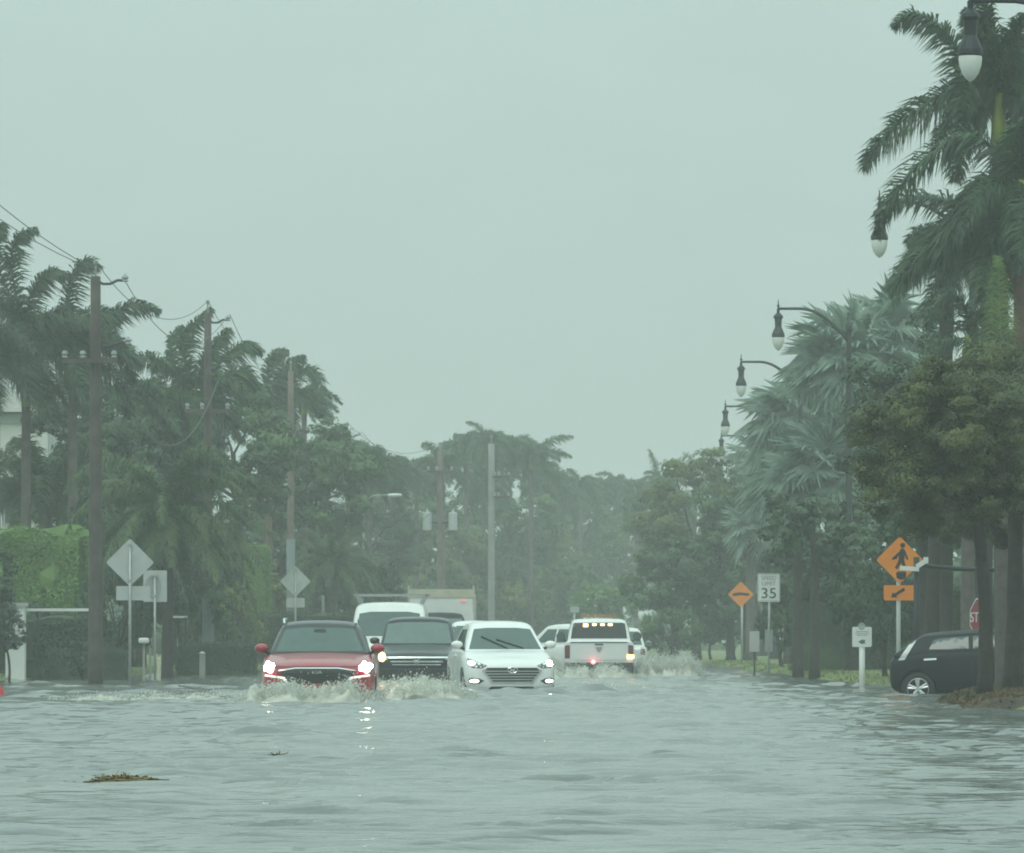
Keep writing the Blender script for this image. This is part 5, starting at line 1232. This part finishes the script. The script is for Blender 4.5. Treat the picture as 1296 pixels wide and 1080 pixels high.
# orange diamond with flat arched symbol
s = 34.; r_ = sign_root(939, 0, s, 'orange diamond sign with a flat dark arched bar', group=None, rz=.0); zc = zz(752.5, s, r_); spost(r_, zc, .045)
pn = plate('sign_panel', rounded(diamond(.485), .05), 'sign_orange', r_, zc, -.05, x=-.04)
sy = [(-.36, -.07), (-.38, .0), (-.30, .05), (-.10, .085), (.12, .07), (.34, .045), (.36, -.05), (.2, -.055), (.0, -.03), (-.2, -.055)]
plate('symbol', [(x * .86 - .03, z * .86) for x, z in sy], 'sign_ink', pn, zc, -.060, .004)
# two small grey back plates
for px, x0, x1, y0, y1, s, lb in ((955, 948.5, 961, 799, 825, 44, 'blank grey plate low on its own post beside the orange diamond'), (973, 968, 978, 797, 825, 45, 'narrow grey-blue plate low behind the speed limit post')):
    r_ = sign_root(px, 0, s, lb, group=None); spost(r_, zz(y0 + 3, s, r_), .025, 'iron')
    plate('sign_panel', rounded(rect((x0 - px) / s, zz(y1, s, r_), (x1 - px) / s, zz(y0, s, r_)), .02), 'sign_grey' if px == 973 else 'sign_back', r_, 0, -.03)
# orange pedestrian diamond with arrow plaque
s = 64.; r_ = sign_root(1137, 0, s, 'orange pedestrian diamond sign above an orange plaque with a slanting arrow', rz=.06); zc = zz(709, s, r_); spost(r_, zc - .1, .042, 'sign_back')
pn = plate('sign_panel', rounded(diamond(.47), .05), 'sign_orange', r_, zc, -.05, x=.02)
man = [(-.02, .22), (.04, .24), (.09, .19), (.14, .06), (.17, -.02), (.13, -.03), (.08, .08), (.07, -.06), (.13, -.24), (.07, -.26), (.0, -.10), (-.09, -.25), (-.15, -.22), (-.06, -.04), (-.05, .10), (-.14, .02), (-.22, .0), (-.21, -.03), (-.11, -.01), (-.06, .08)]
man = [(x * .85, z * .85 + .03) for x, z in man]
plate('walking_figure', man, 'sign_ink', pn, zc + .0, -.060, .004, x=.05); plate('figure_head', ell(.08, .29, .05, .05, 12), 'sign_ink', pn, zc, -.060, .004)
pq = plate('plaque', rounded(rect(-.295, -.15, .33, .15), .03), 'sign_orange', r_, zz(750.5, s, r_), -.05)
ar = [(-.15, -.09), (-.12, .01), (-.085, -.015), (.10, .10), (.13, .05), (-.055, -.06), (-.02, -.09)]
plate('arrow', ar, 'sign_ink', pq, zz(750.5, s, r_), -.060, .004)
# white emblem sign
s = 59.; r_ = sign_root(1091, 0, s, 'white emblem sign with a green arrow on a thick white post', rz=.0); zc = zz(806, s, r_); spost(r_, zc - .2, .062, 'sign_white')
pn = plate('sign_panel', rounded(rect(-.215, -.22, .205, .21), .035), 'sign_white', r_, zc, -.065)
plate('emblem_disc', ell(-.01, .22, .075, .075, 20), 'sign_white', pn, zc, -.072, .003)
em = MB(); em.tube([(-.01 + .055 * math.cos(2 * pi * k / 24), -.078, zc + .22 + .055 * math.sin(2 * pi * k / 24)) for k in range(25)], .010, 5); em.build('emblem', 'sign_green', pn)
plate('emblem_core', ell(-.01, .225, .026, .03, 8), 'sign_grey', pn, zc, -.077, .003)
plate('arrow', [(-.09, -.11), (.02, -.05), (.02, -.085), (.07, -.06), (.055, -.11), (.07, -.16), (.02, -.135), (.02, -.17)], 'sign_green', pn, zc, -.073, .003)
for k, (w, zl) in enumerate(((.13, .10), (.15, .06), (.11, .02))):
    tx = MB(); rn = random.Random(k); x = -w
    while x < w: l_ = rn.uniform(.015, .035); tx.prism(rect(x, zc + zl, min(w, x + l_), zc + zl + .022), -.0755, -.0725); x += l_ + .012
    tx.build('lettering', 'sign_grey', pn)
# stop sign turned to the side street
s = 66.; r_ = sign_root(1243, 0, s, 'red stop sign turned towards the side street behind the hatchback roof', rz=R(-58), zb=-.1); zc = zz(782, s, r_); spost(r_, zc + .3, .03)
oc = [(.345 * 1.08 * math.cos(2 * pi * (k + .5) / 8), .375 * 1.08 * math.sin(2 * pi * (k + .5) / 8)) for k in range(8)]
pw = plate('sign_rim', oc, 'sign_white', r_, zc, -.035); plate('sign_panel', [(x * .93, z * .93) for x, z in oc], 'sign_red', r_, zc, -.042, .004)
ink('lettering', text_mesh('STOP', .27), r_, 0, zc, -.052, 'sign_white')
# little far white sign
s = 30.; r_ = sign_root(727, 0, s, 'tiny white sign far off above the pickup', zb=-.2); zc = zz(771.5, s, r_); spost(r_, zc, .04); plate('sign_panel', rounded(rect(-.18, -.12, .2, .12), .03), 'sign_back', r_, zc, -.05)

# ------------------------------------------------------------------ posts, gate, camera mast, house, debris
def post(name, label, px, py0, s, w, m, cat='post', group=None, cap=None):
    X, Y = (px - VX) / s, FPX / s; root = empty(name, (X, Y, gz(X, Y) - .1), label, cat, group); h = zz(py0, s, root)
    q = MB(); q.box((0, 0, h / 2), (w, w, h)); me = bake(q.mesh('p', fix=True), [('BEVEL', dict(width=w * .12, segments=2))], smooth=False); link('shaft', me, m, root)
    c = MB(); c.add([(-w * .6, -w * .6, h), (w * .6, -w * .6, h), (w * .6, w * .6, h), (-w * .6, w * .6, h), (0, 0, h + w * .35)], [(0, 1, 4), (1, 2, 4), (2, 3, 4), (3, 0, 4), (3, 2, 1, 0)]); c.build('cap', cap or m, root)
    return root
post('marker_post', 'thin cream marker post at the water edge', 201, 834, 51, .085, 'cream_post')
post('wooden_post', 'weathered wooden post with a pale cap', 256, 827, 45, .16, 'weathered_post', group=None, cap='cream_post')
post('wooden_post', 'slimmer weathered post further back beyond the pale-capped one', 275, 814, 42, .13, 'weathered_post')
post('bollard', 'thin pale bollard on the verge beyond the second diamond sign back', 409, 755, 34, .10, 'weathered_post')
# gate pillar and rail
s = 50.; c = P(20, 768, s); root = empty('gate_pillar', (c.x, c.y, gz(c.x, c.y)), 'white plastered gate pillar with a flat cap beside the hedge', 'pillar'); h = c.z - root.location.z
q = MB(); q.box((0, 0, h / 2), (.48, .48, h)); q.build('shaft', 'plaster', root); q = MB(); q.box((0, 0, h + .05), (.58, .58, .10)); q.build('cap', 'plaster_grey', root)
a = P(33, 772, s); b = P(117, 775, s); q = MB(); root = empty('garden_rail', ((a.x + b.x) / 2, a.y, gz(a.x, a.y)), 'thin white garden rail running from the gate pillar to the pole', 'rail')
zr = a.z - root.location.z; q.box((0, 0, zr), (b.x - a.x, .05, .07)); q.build('top_rail', 'plaster', root)
for k in range(2): q = MB(); q.box((-(b.x - a.x) / 2 + .3 + k * 1.1, 0, zr / 2), (.03, .03, zr)); q.build('upright', 'iron', root)
# letterbox and white wall fragments behind the sign posts
def letterbox(px, py, s, label):
    c = P(px, py, s); root = empty('letterbox', (c.x, c.y, gz(c.x, c.y)), label, 'letterbox', 'white letterboxes among the hedges'); h = c.z - root.location.z
    q = MB(); q.box((0, 0, h / 2), (.06, .06, h)); q.build('post', 'weathered_post', root)
    q = MB(); q.box((0, 0, h), (.26, .35, .14)); me = bake(q.mesh('p', fix=True), [('BEVEL', dict(width=.05, segments=3))], smooth=False); link('box', me, 'plaster', root)
letterbox(182, 811, 50, 'small white letterbox low between the two sign posts'); letterbox(190, 779, 46, 'white letterbox higher up behind the square sign post')
c = P(226, 781, 44); root = empty('garden_rail', (c.x, c.y, gz(c.x, c.y)), 'short white rail among the date palm stems', 'rail'); zr = c.z - root.location.z
q = MB(); q.box((0, 0, zr), (.5, .05, .06)); q.build('top_rail', 'plaster', root); q = MB(); q.box((-.2, 0, zr / 2), (.05, .05, zr)); q.build('upright', 'iron', root); q = MB(); q.box((.2, 0, zr / 2), (.05, .05, zr)); q.build('upright', 'iron', root)
# far small street light with a white cobra head over the van
c = P(498, 627, 29); root = empty('cobra_lamp', (c.x - 1.3, c.y, gz(c.x, c.y)), 'distant cobra-head lamp with a white hood above the work van', 'street lamp'); h = c.z - root.location.z
q = MB(); q.tube([(0, 0, 0), (0, 0, h - .3), (.4, 0, h - .02), (1.1, 0, h + .02)], [.07, .05, .035, .03], 8); q.build('post', 'weathered_post', root, smooth=True)
q = MB(); q.lathe([(.001, -.34), (.10, -.25), (.14, 0), (.10, .28), (.001, .34)], 12, axis='x'); q.v = [(x + 1.35, y, z * .6 + h) for x, y, z in q.v]; q.build('lamp_head', 'plaster', root, smooth=True)
# dark mast with the white bent camera arm
s = 66.; X, Y = (1160 - VX) / s, FPX / s; root = empty('camera_mast', (X, Y, gz(X, Y)), 'dark mast with a white bent camera arm in front of the pedestrian sign', 'camera mast'); h = zz(712, s, root)
q = MB(); q.tube([(0, 0, 0), (0, 0, h + .1)], .06, 10); q.build('mast', 'iron', root, smooth=True)
q = MB(); q.box((-.14, -.12, h - .12), (.36, .10, .085), Matrix.Rotation(.06, 3, 'Y')); q.box((.08, -.12, h - .03), (.20, .11, .09), Matrix.Rotation(-.55, 3, 'Y')); q.box((.17, -.12, h + .04), (.09, .14, .12)); q.build('camera_arm', 'sign_white', root)
q = MB(); q.lathe([(.001, -.34), (.09, -.30), (.10, -.20), (.07, -.17), (.001, -.17)], 12, c=(-.30, -.12, h)); q.build('camera_dome', 'black_plastic', root)
q = MB(); q.tube([(.0, 0, h - .05), (.75, .1, h - .12), (1.9, .2, h - .16)], [.04, .045, .04], 8); q.build('mast_arm', 'iron', root)
# white house behind the palms
s = 38.; X0, X1, Y0 = -27., (60 - VX) / s, FPX / s; zt = 1 + (VY - 522) / s
root = empty('white_house', ((X0 + X1) / 2, Y0, 0.0), 'white two-storey house with a terracotta roof behind the palms', 'house'); w = X1 - X0
q = MB(); q.box((0, 4, zt / 2), (w, 8, zt)); q.build('wall', 'plaster', root)
q = MB(); q.add([(-w / 2 - .5, -.5, zt), (w / 2 + .5, -.5, zt), (w / 2 + .5, 8.5, zt), (-w / 2 - .5, 8.5, zt), (-w / 2 + 3, 4, zt + 1.5), (w / 2 - 3, 4, zt + 1.5)], [(0, 1, 5, 4), (1, 2, 5), (2, 3, 4, 5), (3, 0, 4), (3, 2, 1, 0)]); q.build('roof', 'roof_tile', root)
for wx in (w / 2 - 1.0, w / 2 - 2.3, w / 2 - 4.2):
    for wz in (1.2, 4.9):
        q = MB(); q.box((wx, -.03, wz + .75), (.95, .10, 1.6)); f_ = q.build('window_frame', 'plaster_grey', root); q = MB(); q.box((wx, -.085, wz + .75), (.80, .03, 1.45)); q.build('pane', 'window_glass', f_)
q = MB(); q.box((0, -.06, zt - .22), (w + .2, .14, .3)); q.build('cornice', 'plaster_grey', root)
q = MB(); q.box((w / 2 - .15, -.05, zt / 2 - .2), (.35, .14, zt - .4)); q.build('corner_pilaster', 'plaster', root)
# red cone at the frame edge
c = P(0, 882, 70); root = empty('traffic_cone', (c.x, c.y, -.12), 'red traffic cone standing in the water at the frame edge', 'cone'); q = MB(); q.lathe([(.001, .30), (.035, .30), (.12, .05), (.12, .03)], 16); q.build('body', 'cone_red', root, smooth=False); q = MB(); q.box((0, 0, .06), (.34, .34, .10)); q.build('base', 'cone_red', root)
# floating clumps of thatch
def clump(px, py, w, h, d, label, seed, n, extra=0):
    s = (py - VY); X, Y = (px - VX) / s, FPX / s; rn = random.Random(seed); mb = MB()
    for k in range(n):
        a, b = rn.gauss(0, .30), rn.gauss(0, .33); e = max(0, 1 - (a * a + b * b) * 1.6)
        p = Vector((a * w, b * d, rn.uniform(-.01, 1) * h * (.25 + .6 * e))); t = Vector((rn.gauss(0, 1), rn.gauss(0, .6), rn.gauss(0, .10))).normalized() * rn.uniform(.02, .06); q_ = t.cross(Vector((0, 0, 1))).normalized() * .004 + Vector((0, 0, .003))
        mb.add([p - t - q_, p - t + q_, p + t + q_, p + t - q_], [(0, 1, 2, 3)])
    mb.add([(w * .47 * math.cos(2 * pi * k / 20) * (1 + .15 * math.sin(3 * k)), d * .45 * math.sin(2 * pi * k / 20), .004) for k in range(20)] + [(0, 0, h * .5)], [(k, (k + 1) % 20, 20) for k in range(20)])
    o = mb.build('floating_debris', 'thatch', fix=False, loc=(X, Y, .005)); return tag(o, label, 'debris', None)
clump(153, 990, .36, .040, .5, 'raft of straw-coloured floating grass drifting on the open water', 5, 1500)
clump(352, 958, .14, .015, .3, 'tiny scrap of straw floating beyond the big raft', 6, 260)

# ------------------------------------------------------------------ light, air, camera
w = bpy.data.worlds.new('World'); scene.world = w; w.use_nodes = True; nt = w.node_tree; bg = nt.nodes['Background']
SUN_EL, SUN_AZ = R(52), R(200)
sky = nt.nodes.new('ShaderNodeTexSky'); sky.sky_type = 'NISHITA'; sky.sun_disc = False; sky.sun_elevation = SUN_EL; sky.sun_rotation = SUN_AZ; sky.dust_density = 6; sky.air_density = 1.5
tc = nt.nodes.new('ShaderNodeTexCoord'); sx = nt.nodes.new('ShaderNodeSeparateXYZ'); nt.links.new(tc.outputs['Generated'], sx.inputs[0])
mr = nt.nodes.new('ShaderNodeMapRange'); mr.inputs['From Min'].default_value = 0; mr.inputs['From Max'].default_value = 1; mr.inputs['To Min'].default_value = 1.0; mr.inputs['To Max'].default_value = 2.8
nt.links.new(sx.outputs['Z'], mr.inputs['Value'])
cl = nt.nodes.new('ShaderNodeMix'); cl.data_type = 'RGBA'; cl.blend_type = 'MULTIPLY'; cl.inputs[0].default_value = 1
cl.inputs[6].default_value = (4.42, 5.80, 5.46, 1); nt.links.new(mr.outputs[0], cl.inputs[7])
cn = nt.nodes.new('ShaderNodeTexNoise'); cn.inputs['Scale'].default_value = 17; cn.inputs['Detail'].default_value = 3; cn.inputs['Distortion'].default_value = .6
cm_ = nt.nodes.new('ShaderNodeMapping'); cm_.inputs['Scale'].default_value = (1, 1, 2.2); nt.links.new(tc.outputs['Generated'], cm_.inputs['Vector']); nt.links.new(cm_.outputs[0], cn.inputs['Vector'])
cr_ = nt.nodes.new('ShaderNodeMapRange'); cr_.inputs['From Min'].default_value = .3; cr_.inputs['From Max'].default_value = .7; cr_.inputs['To Min'].default_value = .98; cr_.inputs['To Max'].default_value = 1.02; nt.links.new(cn.outputs['Fac'], cr_.inputs['Value'])
cx_ = nt.nodes.new('ShaderNodeMix'); cx_.data_type = 'RGBA'; cx_.blend_type = 'MULTIPLY'; cx_.inputs[0].default_value = 1; nt.links.new(cl.outputs[2], cx_.inputs[6]); nt.links.new(cr_.outputs[0], cx_.inputs[7])
mx = nt.nodes.new('ShaderNodeMix'); mx.data_type = 'RGBA'; mx.inputs[0].default_value = .93
nt.links.new(sky.outputs[0], mx.inputs[6]); nt.links.new(cx_.outputs[2], mx.inputs[7]); nt.links.new(mx.outputs[2], bg.inputs['Color'])
bg.inputs['Strength'].default_value = .10
sl = bpy.data.lights.new('sun', 'SUN'); sl.energy = .5; sl.angle = R(25); sl.color = (1, .97, .92)
so = bpy.data.objects.new('sun', sl); COL.objects.link(so)
dirv = Vector((math.sin(SUN_AZ) * math.cos(SUN_EL), math.cos(SUN_AZ) * math.cos(SUN_EL), math.sin(SUN_EL)))
so.rotation_euler = dirv.to_track_quat('Z', 'Y').to_euler()

hz = MB(); hz.box((0, 425, 8.2), (664, 970, 19.0)); ho = hz.build('haze', None)
hm = bpy.data.materials.new('haze'); hm.use_nodes = True; hn = hm.node_tree
for n in list(hn.nodes):
    if n.type != 'OUTPUT_MATERIAL': hn.nodes.remove(n)
pv = hn.nodes.new('ShaderNodeVolumePrincipled'); pv.inputs['Color'].default_value = (.985, 1.0, .99, 1); pv.inputs['Density'].default_value = .00098; pv.inputs['Anisotropy'].default_value = .1
hn.links.new(pv.outputs[0], hn.nodes['Material Output'].inputs['Volume'])
ho.data.materials.append(hm); tag(ho, 'rain haze hanging over the flooded street', 'haze', None, 'stuff')

cd = bpy.data.cameras.new('camera'); co = bpy.data.objects.new('camera', cd); COL.objects.link(co)
co.location = (0, 0, 1); co.rotation_euler = (R(90), 0, 0)
cd.sensor_width = 36; cd.sensor_fit = 'HORIZONTAL'; cd.lens = 36 * FPX / 1296
cd.shift_x = -(VX - 648) / 1296; cd.shift_y = (VY - 540) / 1296
cd.clip_start = .5; cd.clip_end = 4000
scene.camera = co
scene.view_settings.view_transform = 'Standard'; scene.view_settings.look = 'None'; scene.view_settings.exposure = 0; scene.view_settings.gamma = 1
scene.cycles.max_bounces = 6; scene.cycles.diffuse_bounces = 3; scene.cycles.volume_bounces = 2; scene.cycles.transparent_max_bounces = 12
scene.cycles.use_denoising = True
scene.cycles.filter_width = 1.9
